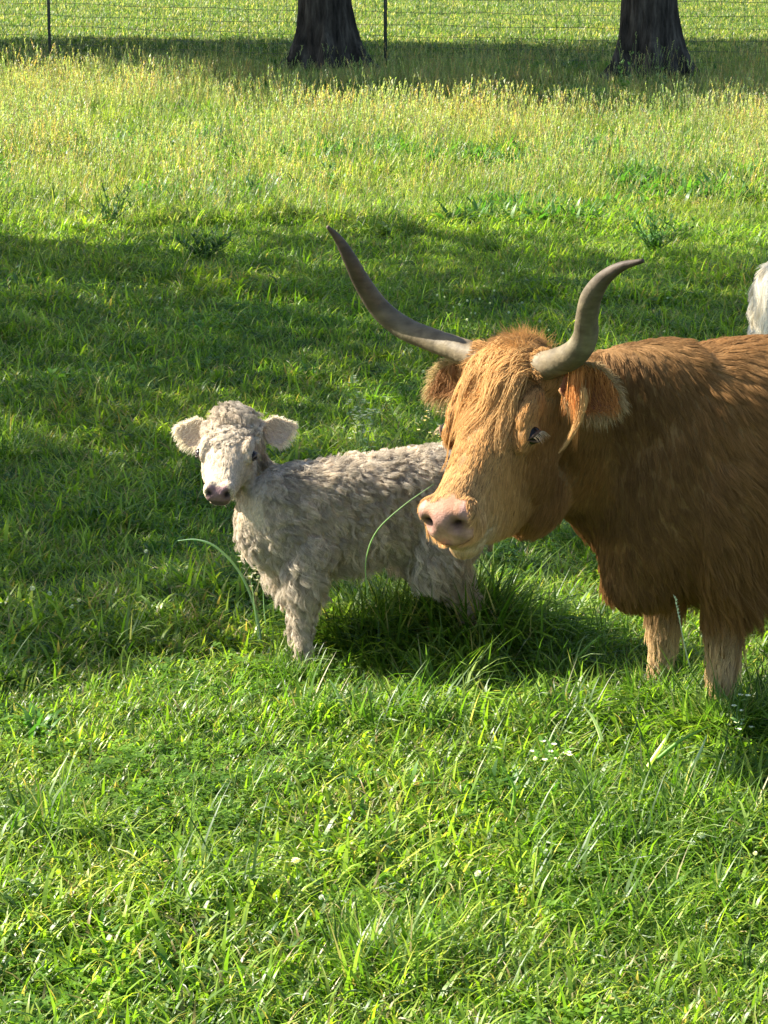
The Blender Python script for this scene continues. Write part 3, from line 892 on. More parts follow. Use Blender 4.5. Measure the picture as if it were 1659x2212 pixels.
# fur
def fur_regions(lp, hp, inhead, Fw, Hd, muz):
    leg = sstep(.50, .40, lp[:, 2])
    return leg
back = -Fw
legw = (1 - sstep(.34, .46, lp[:, 2]))
headw = inhead
neckw = sstep(.0, .30, lp[:, 0]) * (1 - headw) * (1 - legw)
bodyw = np.clip(1 - legw - headw - neckw, 0, 1)
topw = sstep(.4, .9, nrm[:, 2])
side = nrm @ Lw
comb = blend((bodyw, back * .55 - UP * .85), (legw, -UP), (neckw, -UP * 1.0 + back * .45), (headw, Hd * 1.0 + Ld[None] * 0))
# cheeks: hair runs back and down from the face
cheek = headw * (1 - sstep(-.10, -.04, hp[:, 2]))
comb = comb * (1 - cheek[:, None]) + (-UP * .6 + Hd * .5 - Hd * .0)[None] * cheek[:, None]
comb = comb + .14 * np.sin(lp[:, :1] * 9 + lp[:, 2:3] * 5) * Fw[None] + .08 * np.sin(lp[:, 2:3] * 17 + lp[:, :1] * 13)
length = .048 * bodyw + .032 * neckw + .036 * legw + .014 * headw + .008 * cheek
length += .05 * bodyw * sstep(.62, .45, lp[:, 2]) + .03 * sstep(.30, .62, -lp[:, 0]) * 0
feather = legw * sstep(.0, -.06, lp[:, 0]) * sstep(.20, .28, lp[:, 2]) * (lp[:, 0] > -.5); length += .05 * feather
length *= (1 - muz) * (1 - .6 * ch[:, 0]); weight = np.clip(1 - muz * 1.2, 0, 1) * (1 + 1.6 * headw) * np.where(lp[:, 0] < -.75, .35, 1.0) * np.where(lp[:, 2] < .05, .1, 1.0)
for sy in (-1, 1):
    g = np.exp(-(((hp - np.array([.208, sy * .125, -.060])) / np.array([.026, .03, .014])) ** 2).sum(1)); weight *= (1 - np.clip(g * 1.5, 0, 1))
lift = .12 + .04 * bodyw + .06 * legw
light = .5 + .5 * np.sin(lp[:, 0] * 11 + 3 * np.sin(lp[:, 2] * 7))
fc = np.array([.225, .115, .040])[None] * (.95 + .07 * light[:, None])  # body hair set darker than the face: flank shade put into the colour
fc = fc * (1 - .30 * neckw[:, None]); fc = fc * (1 - headw[:, None]) + np.array([.44, .24, .082])[None] * headw[:, None] * (.9 + .2 * light[:, None])  # neck shade painted into the coat; face coat brightened as if sunlit
ck_ = (cheek * sstep(.34, .20, hp[:, 0]))[:, None]; fc = fc * (1 - ck_ * np.array([.50, .56, .60])) + np.array([.06, .04, .02])[None] * topw[:, None]  # unlit cheek painted darker in the coat; upward-facing hair slightly lighter
low = sstep(.40, .20, lp[:, 2])[:, None]; fc = fc * (1 - low) + np.array([.50, .36, .19])[None] * low  # cream lower legs, made paler for the sunlight on them
nose = (headw * sstep(.30, .42, hp[:, 0]))[:, None]; fc = fc * (1 - nose * .5) + np.array([.50, .32, .15]) * nose * .5
fc = fc * (1 - ch) + np.array([.44, .30, .16]) * ch
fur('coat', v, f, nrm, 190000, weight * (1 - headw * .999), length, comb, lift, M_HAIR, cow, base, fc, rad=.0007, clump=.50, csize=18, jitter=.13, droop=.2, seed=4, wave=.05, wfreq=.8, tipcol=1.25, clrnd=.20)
headw2 = np.clip(headw, 0, 1)
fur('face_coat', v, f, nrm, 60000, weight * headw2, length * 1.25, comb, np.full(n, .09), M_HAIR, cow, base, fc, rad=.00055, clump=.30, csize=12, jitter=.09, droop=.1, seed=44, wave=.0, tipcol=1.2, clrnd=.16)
# forelock hanging from the poll over the forehead
r = np.random.default_rng(21)
def top_z(x, y):
    xs = [s[0] for s in COWHEAD]; z = np.interp(x, xs, [s[1] for s in COWHEAD]); w = np.interp(x, xs, [s[3] for s in COWHEAD])
    return z - .06 * np.clip(np.abs(y) / w, 0, 1.15) ** 3.2
def forelock(nst, per, xr, yr, L0, L1, drift, off, up, spread, colr):
    paths, cols, rads = [], [], []
    K = 12; u = np.linspace(0, 1, K)
    for k in range(nst):
        x0, y0 = r.uniform(*xr), r.uniform(*yr); Ls = r.uniform(L0, L1); dr = r.normal(drift, .045); wv = r.uniform(.002, .012); ph = r.uniform(0, 6.3); of = r.uniform(*off); c = np.array(colr) * r.uniform(.8, 1.2)
        upk = up * r.uniform(.5, 1.5)
        for q in range(per):
            a, b = r.normal(0, .012, 2) * 1.2
            conv = 1 - .75 * u ** .8
            x = x0 + a * conv + Ls * u * r.uniform(.85, 1.08); y = y0 + b * conv * 1.2 + dr * u ** 1.2 + wv * np.sin(u * 7 + ph) + r.normal(0, .0015)
            y = .112 * np.tanh(y / .112)
            z = top_z(x, y) + (of + upk * np.sin(PI * np.minimum(u * 1.5, 1)) ) * (.35 + .65 * np.sin(PI * np.clip(u + .15, 0, 1))) + r.normal(0, .002)
            paths.append(xf(np.stack([x, y, z], 1))); cols.append(c * r.uniform(.85, 1.15)); rads.append(.00085 * r.uniform(.7, 1.2))
    return paths, cols, rads
pA = forelock(170, 26, (-.05, .06), (-.10, .085), .08, .235, -.060, (.004, .018), .018, 1, (.56, .34, .135))
pB = forelock(40, 20, (.05, .12), (-.09, .05), .07, .14, -.035, (.003, .008), .008, 1, (.60, .35, .13))
strands('forelock', np.array(pA[0] + pB[0]), np.array(pA[2] + pB[2]), np.array(pA[1] + pB[1]), M_HAIR, cow, base)
# tuft standing up behind the forelock, and the woolly poll between the horns
paths, cols = [], []
for k in range(5200):
    x0, y0 = r.uniform(-.075, .03), r.normal(0, .06); L_ = r.uniform(.03, .06) * (1.0 + .6 * math.exp(-((y0 - .02) / .03) ** 2))
    d = unit(Nd * r.uniform(.2, .8) + UP * r.uniform(.3, .8) + Ld * r.normal(0, .45) + Hd * r.normal(.1, .35)); p0 = xf([x0, y0, top_z(x0, y0) - .004 - .25 * max(0, -x0 - .03)]); bend = Ld * r.normal(-.2, .4) + Hd * r.normal(.3, .3)
    u = np.linspace(0, 1, 7)[:, None]; paths.append(p0 + d * L_ * u + bend * L_ * u * u * .6); cols.append(np.array([.42, .23, .08]) * r.uniform(.75, 1.2))
strands('poll_tuft', paths, .00075, cols, M_HAIR, cow, base)
# horns
s_ = 1 / 739.0
def horn_px(rows):
    return [W(a, b, d) for a, b, d, w in rows], [w * .5 * s_ for a, b, d, w in rows]
hl, wl = horn_px([(1080, 788, 7.58, 58), (1020, 766, 7.66, 60), (985, 753, 7.71, 58), (930, 733, 7.78, 55), (872, 708, 7.84, 54), (822, 668, 7.86, 50), (783, 612, 7.84, 42), (756, 560, 7.81, 33), (732, 518, 7.79, 21), (707, 489, 7.77, 8)])
hr, wr = horn_px([(1120, 782, 7.58, 60), (1166, 790, 7.49, 66), (1205, 782, 7.41, 65), (1243, 762, 7.34, 61), (1264, 728, 7.30, 54), (1268, 684, 7.26, 48), (1278, 640, 7.22, 45), (1304, 602, 7.17, 34), (1342, 576, 7.12, 22), (1390, 563, 7.08, 9)])
hc_ = [(.21, .165, .105), (.185, .15, .095), (.16, .135, .085), (.135, .112, .072), (.09, .072, .052), (.085, .062, .045)]
for P_h, w_h in ((hl, wl), (hr, wr)): horn(P_h, w_h, cow, base, hc_)
# hair growing over the roots of the horns
paths, cols = [], []
for (a_, b_, rr_) in ((W(1176, 788, 7.47), W(1215, 780, 7.39), .046), (W(1035, 770, 7.645), W(985, 753, 7.71), .044)):
    ax_ = unit(b_ - a_); e1 = unit(np.cross(ax_, UP)); e2 = np.cross(ax_, e1)
    for k in range(1300):
        th = r.uniform(0, 2 * PI); rad_ = e1 * math.cos(th) + e2 * math.sin(th); L_ = r.uniform(.015, .034) * (1 + .5 * math.sin(3 * th))
        u = np.linspace(0, 1, 6)[:, None]; st = a_ + rad_ * rr_ * r.uniform(.85, 1.05) - ax_ * r.uniform(.0, .03)
        paths.append(st + (ax_ * .85 + rad_ * r.uniform(.0, .25) + r.normal(0, .14, 3)) * L_ * u - UP * L_ * .3 * u * u); cols.append(np.array([.40, .22, .08]) * r.uniform(.7, 1.25))
strands('horn_root_hair', paths, .0007, cols, M_HAIR, cow, base)
# eyes with pale lashes
def eyes(xf, A, s, ex, ey, ez, r_, parent, base, lashcol, nl=70, tilt=.42):
    """eyeball, two lids and lashes; the opening runs from the outer corner forward and down to the inner one"""
    ax = np.array([1, 0, tilt]) / math.hypot(1, tilt); az = np.array([-tilt, 0, 1]) / math.hypot(1, tilt)
    for sy in (-1, 1):
        c = np.array([ex, sy * ey, ez]); out = np.array([0, sy, 0.])
        V, F = ellipsoid((0, 0, 0), (r_ * 1.12, r_, r_ * .95)); V = xf(np.array(V) + c) - base
        link('eye', mesh_data('eye', V, F, M_EYE), parent)
        paths, cols = [], []
        for k in range(nl):
            a = r.uniform(-1, .8); st = c + ax * a * r_ * 1.2 + out * r_ * (.95 - .45 * a * a) + az * r_ * .40 * (1 - a * a)
            Lh = r_ * r.uniform(.7, 1.25); u = np.linspace(0, 1, 6)[:, None]
            q = st + (ax * (a * .4 + r.normal(0, .12)) + out * .8 + az * .1) * Lh * u - az * .75 * Lh * u * u
            paths.append(xf(q)); cols.append(np.array(lashcol) * r.uniform(.8, 1.2))
        strands('eyelashes', paths, .00038, cols, M_PALEHAIR, parent, base)
        for up_, nm in ((1, 'upper_eyelid'), (-1, 'lower_eyelid')):
            pts = []
            for a in np.linspace(-1, 1, 11):
                h_ = (.42 if up_ > 0 else .55) * (1 - a * a)
                pts.append(xf(c + ax * a * r_ * 1.45 + out * r_ * (.98 - .80 * a * a - .12 * (1 - a * a)) + az * up_ * r_ * h_) - base)
            V, F = tube(pts, [r_ * s * t_ for t_ in (.04, .08, .12, .15, .17, .18, .17, .15, .12, .08, .04)], 8)
            link(nm, mesh_data(nm, np.array(V), F, M_SKIN, True, np.tile(np.array(lidcol), (len(V), 1))), parent)
lidcol = (.09, .05, .03)
eyes(xf, HA, HS, .208, .110, -.058, .0215, cow, base, (.45, .34, .21), 60)
# ears
ginger_d, ginger_l = np.array([.26, .14, .05]), np.array([.36, .15, .055])
def ear_fur(e, n_out, lo, fringe, li, colo, coli, hang, seed, mat, parent, base, rim=0, rimcol=None, inner=0, innerlen=.03):
    ob, V, F, nr, g, d, o, s = e
    rr = np.random.default_rng(seed); NU, NV, _ = g.shape
    paths, cols, rads = [], [], []; u = np.linspace(0, 1, 7)[:, None]
    for k in range(n_out):       # short coat on the back of the ear and along the rim
        i, j = rr.uniform(0, NU - 1.01), rr.uniform(0, NV - 1.01); p = g[int(i), int(j)] * (1 - i % 1) + g[min(int(i) + 1, NU - 1), int(j)] * (i % 1)
        p = p + (g[int(i), min(int(j) + 1, NV - 1)] - g[int(i), int(j)]) * (j % 1)
        nn = -nr[int(i) * NV + int(j)]
        dd = unit(d * .8 + nn * .35 + rr.normal(0, .2, 3)); L_ = lo * rr.uniform(.7, 1.2)
        paths.append(p + nn * .003 + dd * L_ * u - UP * L_ * .2 * u * u); cols.append(colo * rr.uniform(.8, 1.2)); rads.append(.0007)
    for k in range(inner):
        i, j = rr.integers(1, NU), rr.integers(0, NV); p = g[i, j]; nn = nr[i * NV + j]
        dd = unit(d * .5 + nn * .5 - UP * .3 + rr.normal(0, .25, 3)); L_ = innerlen * rr.uniform(.6, 1.3)
        paths.append(p + nn * .003 + dd * L_ * u - UP * L_ * .4 * u * u); cols.append(coli * rr.uniform(.75, 1.25)); rads.append(.0007)
    for k in range(rim):         # rim hairs
        side_ = rr.integers(0, 3)
        if side_ == 0: p = g[rr.integers(2, NU), 0]; out = -s
        elif side_ == 1: p = g[rr.integers(2, NU), NV - 1]; out = s
        else: p = g[NU - 1 - rr.integers(0, 3), rr.integers(0, NV)]; out = d
        dd = unit(out * .6 + d * .5 + o * .3 + rr.normal(0, .25, 3)); L_ = lo * rr.uniform(1.0, 2.2)
        paths.append(p + rr.normal(0, .003, 3) + dd * L_ * u - UP * L_ * .5 * u * u); cols.append((colo if rimcol is None else rimcol) * rr.uniform(.8, 1.2)); rads.append(.0007)
    for k in range(fringe):      # long locks hanging from the ear
        cl = k // 20; r3 = np.random.default_rng(seed * 77 + cl)
        i = r3.integers(1, int(NU * .45)); j = r3.integers(0, NV); L_ = li * r3.uniform(.45, 1.05) * rr.uniform(.85, 1.1); sw = r3.normal(0, .22, 3)
        p = g[i, j] + rr.normal(0, .006, 3) + o * .006; c = coli * r3.uniform(.75, 1.5)
        conv = rr.normal(0, .006, 3)
        paths.append(p + (o * .25 + hang * 1.0 + sw * .5) * L_ * u + (-UP * .35 + hang * .3) * L_ * u * u + conv * u * (1 - u)); cols.append(c * rr.uniform(.9, 1.1)); rads.append(.0008)
    strands('ear_hair', paths, np.array(rads), cols, mat, ob, base)
def head_dir(h, l, n): return unit(Hd * h + Ld * l + Nd * n)
en = ear(W(1216, 818, 7.39), cam2world((.92, -.10, -.30)), cam2world((-.25, -.85, -.15)), .165, .142, cow, base, ginger_d, np.array([.22, .08, .035]), .42, .12)
ear_fur(en, 1800, .018, 240, .10, ginger_d * 1.35, np.array([.46, .20, .06]), -UP * .95 + cam2world((-.12, -.1, 0)), 5, M_HAIR, cow, base, 900, np.array([.36, .25, .12]), 900, .030)
ef = ear(W(1006, 808, 7.79), cam2world((-.72, .62, -.20)), cam2world((-.65, -.70, -.15)), .125, .105, cow, base, ginger_d, np.array([.20, .09, .04]), .42, .12)
ear_fur(ef, 1500, .022, 260, .06, ginger_d * 1.5, np.array([.36, .19, .08]), -UP * .95, 6, M_HAIR, cow, base, 800, np.array([.45, .33, .15]), 500, .035)
# one long lock hanging from the near ear in front of the neck
u = np.linspace(0, 1, 12)[:, None]; paths = []; cols = []
a0, a1, a2 = W(1258, 845, 7.36), W(1262, 915, 7.33), W(1206, 980, 7.33)
for k in range(70):
    j = r.normal(0, .005, 3); e_ = r.normal(0, .003, 3); tt = u * r.uniform(.8, 1.0)
    paths.append((1 - tt) ** 2 * (a0 + j * 2) + 2 * tt * (1 - tt) * (a1 + j) + tt * tt * (a2 + e_)); cols.append(np.array([.55, .33, .13]) * r.uniform(.8, 1.2))
strands('ear_lock', paths, .0008, cols, M_HAIR, cow, base)
for (x, y) in ((0, .138), (.02, -.138), (-1.22, .17), (-1.31, -.17)): hoof_pair(loc, x, y, 1.0, cow, base)
# tail
V, F = chain([loc(-1.47, 0, 1.06) - base, loc(-1.55, 0, .98) - base, loc(-1.58, 0, .75) - base, loc(-1.57, 0, .5) - base], [.035, .03, .024, .015])
link('tail', mesh_data('tail', np.array(V), F, M_SKIN, True, np.tile(ginger, (len(V), 1))), cow)
u = np.linspace(0, 1, 8)[:, None]
strands('tail_switch', [loc(-1.57, 0, .62) + r.normal(0, .02, 3) + (-UP + r.normal(0, .10, 3)) * r.uniform(.25, .42) * u for k in range(900)], .0009, np.tile(ginger * 1.3, (900, 1)), M_HAIR, cow, base)
print('cow checks poll', pix(xf((0, 0, 0))), 'nose', pix(xf((.5, .0, -.07))), 'chest', pix(loc(.33, 0, .5)), 'withers', pix(loc(-.05, 0, 1.14)))

# ================================================================== the calf
B1 = G(645, 1448); B1[2] = ground_z(B1[:1], B1[1:2])[0]
loc, inv, Fw, Lw = mkloc(B1, (-.93, -.36)); base = B1.copy()
calf = empty('highland_calf', base)
tag(calf, 'small shaggy cream calf standing in the grass and looking at the viewer', 'calf')
HC, LC, NC = (-.104, -.767, -.633), (.994, -.095, -.048), (-.024, -.634, .773)
HO = W(503, 896, 8.36); HS = 1.05
xf, xinv, HA = frame(HO, HC, LC, NC, HS)
Hd, Ld, Nd = HA[:, 0] / HS, HA[:, 1] / HS, HA[:, 2] / HS
CALFHEAD = [(-.06, -.05, -.11, .045, .05), (-.03, -.015, -.15, .076, .066), (.03, .002, -.168, .087, .070), (.09, .006, -.174, .087, .067), (.14, .000, -.166, .082, .060), (.19, -.014, -.145, .068, .054),
            (.24, -.026, -.125, .053, .046), (.28, -.030, -.117, .049, .042), (.31, -.036, -.108, .047, .036), (.328, -.050, -.094, .034, .026)]
extra = [((.12, .064, -.022), (.040, .020, .022)), ((.12, -.064, -.022), (.040, .020, .022)), ((.148, .072, -.040), (.030, .018, .022)), ((.148, -.072, -.040), (.030, .018, .022)),
         ((.12, .05, -.11), (.07, .034, .06)), ((.12, -.05, -.11), (.07, .034, .06)), ((.298, .026, -.055), (.026, .022, .028)), ((.298, -.026, -.055), (.026, .022, .028)), ((.0, 0, -.005), (.06, .065, .030))]
parts = head_parts(CALFHEAD, xf, extra)
T = [(-.68, .57, .04, .06), (-.65, .56, .10, .12), (-.57, .55, .135, .155), (-.45, .545, .145, .162), (-.30, .535, .150, .165), (-.12, .52, .145, .175), (.03, .515, .13, .172), (.11, .515, .11, .15), (.17, .52, .075, .11), (.20, .52, .04, .06)]
parts.append(torso(loc, .6, T))
def nring(px, py, d, hv, hl, mixw):
    c = W(px, py, d); lat = unit(Ld * (1 - mixw) + Lw * mixw); ax = unit(UP * .8 + Fw * .5); ax = unit(ax - lat * (ax @ lat))
    return ell_ring(c, lat * hl, ax * hv, 30, 2.1)
parts.append(ring_loft([nring(512, 965, 8.43, .075, .065, 0), nring(528, 1000, 8.46, .115, .085, .1), nring(556, 1040, 8.49, .145, .105, .4), nring(596, 1075, 8.53, .165, .12, .8), nring(650, 1095, 8.57, .17, .125, 1)]))
parts += legs(loc, .60, 0, -.52, .082, .09, .46, (.01, -.02, .02, -.05))
v, f = union(parts, .006, 'calf')
hp = xinv(v)
inhead = sstep(-.02, .05, hp[:, 0]) * (1 - sstep(.115, .14, np.abs(hp[:, 1]))) * sstep(-.24, -.19, hp[:, 2])
v = smooth(v, f, 20, 1 - inhead * .999); v = smooth(v, f, 3, inhead)
nrm = normals(v, f); hp = xinv(v)
v = carve_head(v, hp, HA, .6, (.318, .027, -.054, (.011, .011, .011), .014), (.150, .088, -.038, (.018, .014, .011), .008), .26, .33, -.098, -.088)
hp0 = hp
nrm = normals(v, f); hp = xinv(v); lp = inv(v)
n = len(v); dun = np.array([.42, .34, .25]); col = np.tile(dun, (n, 1))
muz = np.clip(sstep(.300, .312, hp[:, 0] - .9 * np.clip(np.abs(hp[:, 1]) - .024, 0, 1)) * sstep(-.106, -.096, hp[:, 2]) * inhead, 0, 1)
col = col * (1 - muz[:, None]) + np.array([.22, .13, .125]) * muz[:, None]
lowm = muz * sstep(-.068, -.082, hp[:, 2]); col = col * (1 - .75 * lowm[:, None]) + np.array([.05, .038, .036]) * .75 * lowm[:, None]
for sy in (-1, 1):
    g = np.clip(1.6 * np.exp(-(((hp0 - np.array([.320, sy * .027, -.054])) / np.array([.013, .011, .011])) ** 2).sum(1)), 0, 1)[:, None]
    col = col * (1 - g) + np.array([.012, .008, .008]) * g
    g = np.exp(-(((hp - np.array([.150, sy * .086, -.038])) / np.array([.020, .02, .013])) ** 2).sum(1))[:, None]
    col = col * (1 - .85 * g) + np.array([.06, .04, .03]) * .85 * g
link('body', mesh_np('body', v - base, f, M_SKIN, col), calf)
legw = (1 - sstep(.28, .36, lp[:, 2])); headw = inhead; neckw = sstep(.05, .2, lp[:, 0]) * (1 - headw) * (1 - legw); bodyw = np.clip(1 - legw - headw - neckw, 0, 1)
comb = blend((bodyw, -Fw * .3 - UP), (legw, -UP), (neckw, -UP - Fw * .1), (headw, Hd + Nd * 0))
topf = headw * sstep(.10, .0, hp[:, 0])
comb = comb + .30 * np.sin(lp[:, :1] * 31 + 4 * np.sin(lp[:, 2:3] * 19)) * Fw[None] + .2 * np.sin(lp[:, 2:3] * 27 + 5 * np.sin(lp[:, :1] * 23)) * Lw[None]
length = .048 * bodyw + .036 * neckw + .034 * legw + .0080 * headw + .014 * topf
length += .02 * bodyw * sstep(.45, .36, lp[:, 2])
length *= (1 - muz) * (1 - .5 * headw * sstep(.2, .28, hp[:, 0]))
weight = np.clip(1 - muz * 1.3, 0, 1) * (1 + 2.2 * headw) * np.where(lp[:, 2] < .04, .1, 1.0)
for sy in (-1, 1):
    g = np.exp(-(((hp - np.array([.150, sy * .088, -.038])) / np.array([.032, .04, .021])) ** 2).sum(1)); weight *= (1 - np.clip(g * 1.5, 0, 1))
light = .5 + .5 * np.sin(lp[:, 0] * 37 + 4 * np.sin(lp[:, 2] * 21))
fc = np.array([.46, .39, .295])[None] * (.8 + .3 * light[:, None])
fc = fc * (1 - headw[:, None] * .8) + np.array([.54, .45, .32])[None] * (1 + .25 * sstep(.16, .28, hp[:, :1])) * (.85 + .3 * vnoise(hp[:, 1] + 5, hp[:, 0] + hp[:, 2], .018, 33)[:, None]) * headw[:, None] * .8
grey = (headw * sstep(.22, .02, hp[:, 0]) * (.35 + .75 * (vnoise(hp[:, 1] + 3, hp[:, 0], .022, 35) > .55)))[:, None]; fc = fc * (1 - grey) + np.array([.44, .36, .27]) * grey
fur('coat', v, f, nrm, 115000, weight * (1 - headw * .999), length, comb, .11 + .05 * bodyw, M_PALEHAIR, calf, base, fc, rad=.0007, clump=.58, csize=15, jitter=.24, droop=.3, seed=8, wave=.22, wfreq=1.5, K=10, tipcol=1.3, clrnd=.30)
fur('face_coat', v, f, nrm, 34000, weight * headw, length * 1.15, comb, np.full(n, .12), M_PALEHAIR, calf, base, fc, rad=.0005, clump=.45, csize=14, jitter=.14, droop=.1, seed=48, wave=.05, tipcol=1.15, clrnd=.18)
# curly topknot
paths, cols = [], []; K = 9; u = np.linspace(0, 1, K)[:, None]
for k in range(230):
    x0, y0 = r.uniform(-.06, .15), float(np.clip(r.normal(0, .046), -.08, .08)); ph = r.uniform(0, 6.3); L_ = r.uniform(.018, .036) * float(np.interp(x0, [-.06, .0, .05, .15], [1.0, .9, .65, .25])); dirn = unit(Nd * r.uniform(.35, .8) + Hd * r.normal(.25, .4) + Ld * (y0 * 8 + r.normal(0, .4)))
    z0 = np.interp(x0, [s[0] for s in CALFHEAD], [s[1] for s in CALFHEAD]) - .04 * (abs(y0) / .09) ** 3
    c = np.array([.60, .51, .385]) * r.uniform(.5, 1.3); s1 = unit(np.cross(dirn, Hd)); s2 = np.cross(dirn, s1)
    for q in range(24):
        p0 = xf([x0 + r.normal(0, .006), y0 + r.normal(0, .006), z0 - .004]); w = (1 - .7 * u)
        paths.append(p0 * w + xf([x0, y0, z0 - .004]) * (1 - w) + dirn * L_ * u * (1 - .25 * u) + s1 * .006 * np.sin(u * 6 + ph) + s2 * .006 * np.cos(u * 6 + ph) - UP * L_ * .3 * u * u); cols.append(c * r.uniform(.9, 1.1))
strands('topknot', paths, .0008, cols, M_PALEHAIR, calf, base)
lidcol = (.10, .075, .06)
eyes(xf, HA, HS, .150, .0790, -.038, .0165, calf, base, (.55, .47, .35), 9, .25)
pale, pinkish = np.array([.66, .58, .44]), np.array([.52, .39, .29])
el = ear(W(448, 946, 8.40), cam2world((-.92, .20, .34)), cam2world((-.25, -.80, .05)), .108, .100, calf, base, pale, pinkish, .26, .05, .42)
ear_fur(el, 1500, .010, 0, .03, pale * 1.2, pale * 1.15, -UP * .8 + cam2world((.3, 0, 0)), 15, M_PALEHAIR, calf, base, 600, pale * 1.3, 220, .016)
er = ear(W(572, 942, 8.40), cam2world((.86, .26, .38)), cam2world((.15, -.80, -.05)), .102, .094, calf, base, pale, pinkish, .26, .05, .42)
ear_fur(er, 1500, .010, 0, .03, pale * 1.2, pale * 1.15, -UP * .8 + cam2world((-.3, 0, 0)), 16, M_PALEHAIR, calf, base, 600, pale * 1.3, 220, .016)
for (x, y) in ((.01, .076), (-.02, -.076), (-.56, .09), (-.63, -.09)): hoof_pair(loc, x, y, .6, calf, base)
V, F = chain([loc(-.64, 0, .64) - base, loc(-.685, 0, .58) - base, loc(-.69, 0, .45) - base, loc(-.68, 0, .34) - base], [.02, .018, .014, .008])
link('tail', mesh_data('tail', np.array(V), F, M_SKIN, True, np.tile(dun, (len(V), 1))), calf)
print('calf checks rump', pix(loc(-.7, 0, .66)), 'back', pix(loc(-.3, 0, .70)), 'chest', pix(loc(.22, 0, .48)), 'nose', pix(xf((.32, 0, -.06))))

# ================================================================== the white cow behind
rp = W(1672, 940, 10.4); fw3 = unit([.80, .60, 0])
B2 = rp + fw3 * 1.46; B2[2] = ground_z(B2[:1], B2[1:2])[0]
loc, inv, Fw, Lw = mkloc(B2, fw3[:2]); base = B2.copy()
wc = empty('white_cow', base)
tag(wc, 'white cow mostly hidden behind the ginger cow at the right edge', 'cow')
T = [(-1.50, .90, .06, .10), (-1.46, .88, .15, .17), (-1.36, .86, .23, .21), (-1.18, .82, .28, .26), (-.95, .80, .30, .29), (-.65, .78, .32, .31), (-.35, .78, .31, .32), (-.08, .79, .27, .33), (.15, .77, .22, .31), (.30, .72, .14, .24), (.36, .70, .07, .15)]
parts = [torso(loc, 1, T)] + legs(loc, 1.0, 0, -1.25, .15, .17, .72, (0, .05, .03, -.06))
parts.append(chain([loc(0, 0, .85), loc(.3, 0, .95), loc(.55, 0, 1.05), loc(.62, 0, 1.08)], [[.2, .28], [.15, .22], [.11, .16], [.09, .13]]))
xf3, xinv3, HA3 = frame(loc(.62, 0, 1.22), (0, 1, 0), (1, 0, 0), (0, 0, 1), 1.1)
Hw = unit(Fw * .75 - UP * .66); R3 = np.stack([Hw, Lw, np.cross(Hw, Lw)], 1) * 1.1; o3 = loc(.60, 0, 1.20)
xf3 = lambda p: np.asarray(p) @ R3.T + o3
parts += head_parts(COWHEAD, xf3, [])
v, f = union(parts, .014, 'white_cow'); v = smooth(v, f, 6); nrm = normals(v, f); lp = inv(v)
wcol = np.array([.74, .68, .55])
link('body', mesh_np('body', v - base, f, M_SKIN, np.tile(wcol, (len(v), 1))), wc)
fur('coat', v, f, nrm, 36000, np.where(lp[:, 0] < -1.0, 3.0, .5), np.full(len(v), .045), np.tile(-Fw * .3 - UP, (len(v), 1)), np.full(len(v), .3), M_PALEHAIR, wc, base, np.tile(wcol * 1.1, (len(v), 1)), rad=.0010, clump=.5, seed=12)
V, F = chain([loc(-1.46, 0, 1.03) - base, loc(-1.50, 0, .97) - base, loc(-1.51, 0, .75) - base, loc(-1.50, 0, .45) - base], [.035, .03, .024, .015])
link('tail', mesh_data('tail', np.array(V), F, M_SKIN, True, np.tile(wcol, (len(V), 1))), wc)
u = np.linspace(0, 1, 8)[:, None]
strands('tail_switch', [loc(-1.51, 0, r.uniform(.5, .95)) + r.normal(0, .014, 3) + (-UP * .8 - Fw * .1 + r.normal(0, .12, 3)) * r.uniform(.06, .18) * u for k in range(900)], .0011, np.tile(wcol * 1.25, (900, 1)), M_PALEHAIR, wc, base)
for sy in (-1, 1):
    p = [xf3([x, sy * y, z]) for x, y, z in ((.03, .08, -.02), (.0, .22, .0), (.02, .34, .06), (.0, .42, .2))]
    horn(p, [.04, .036, .026, .006], wc, base, hc_)
    er3 = ear(xf3([.06, sy * .11, -.08]), Lw * sy - UP * .3, Fw - UP * .3, .17, .12, wc, base, wcol, pinkish)
for (x, y) in ((0, .138), (.05, -.138), (-1.22, .17), (-1.31, -.17)): hoof_pair(loc, x, y, 1.0, wc, base)

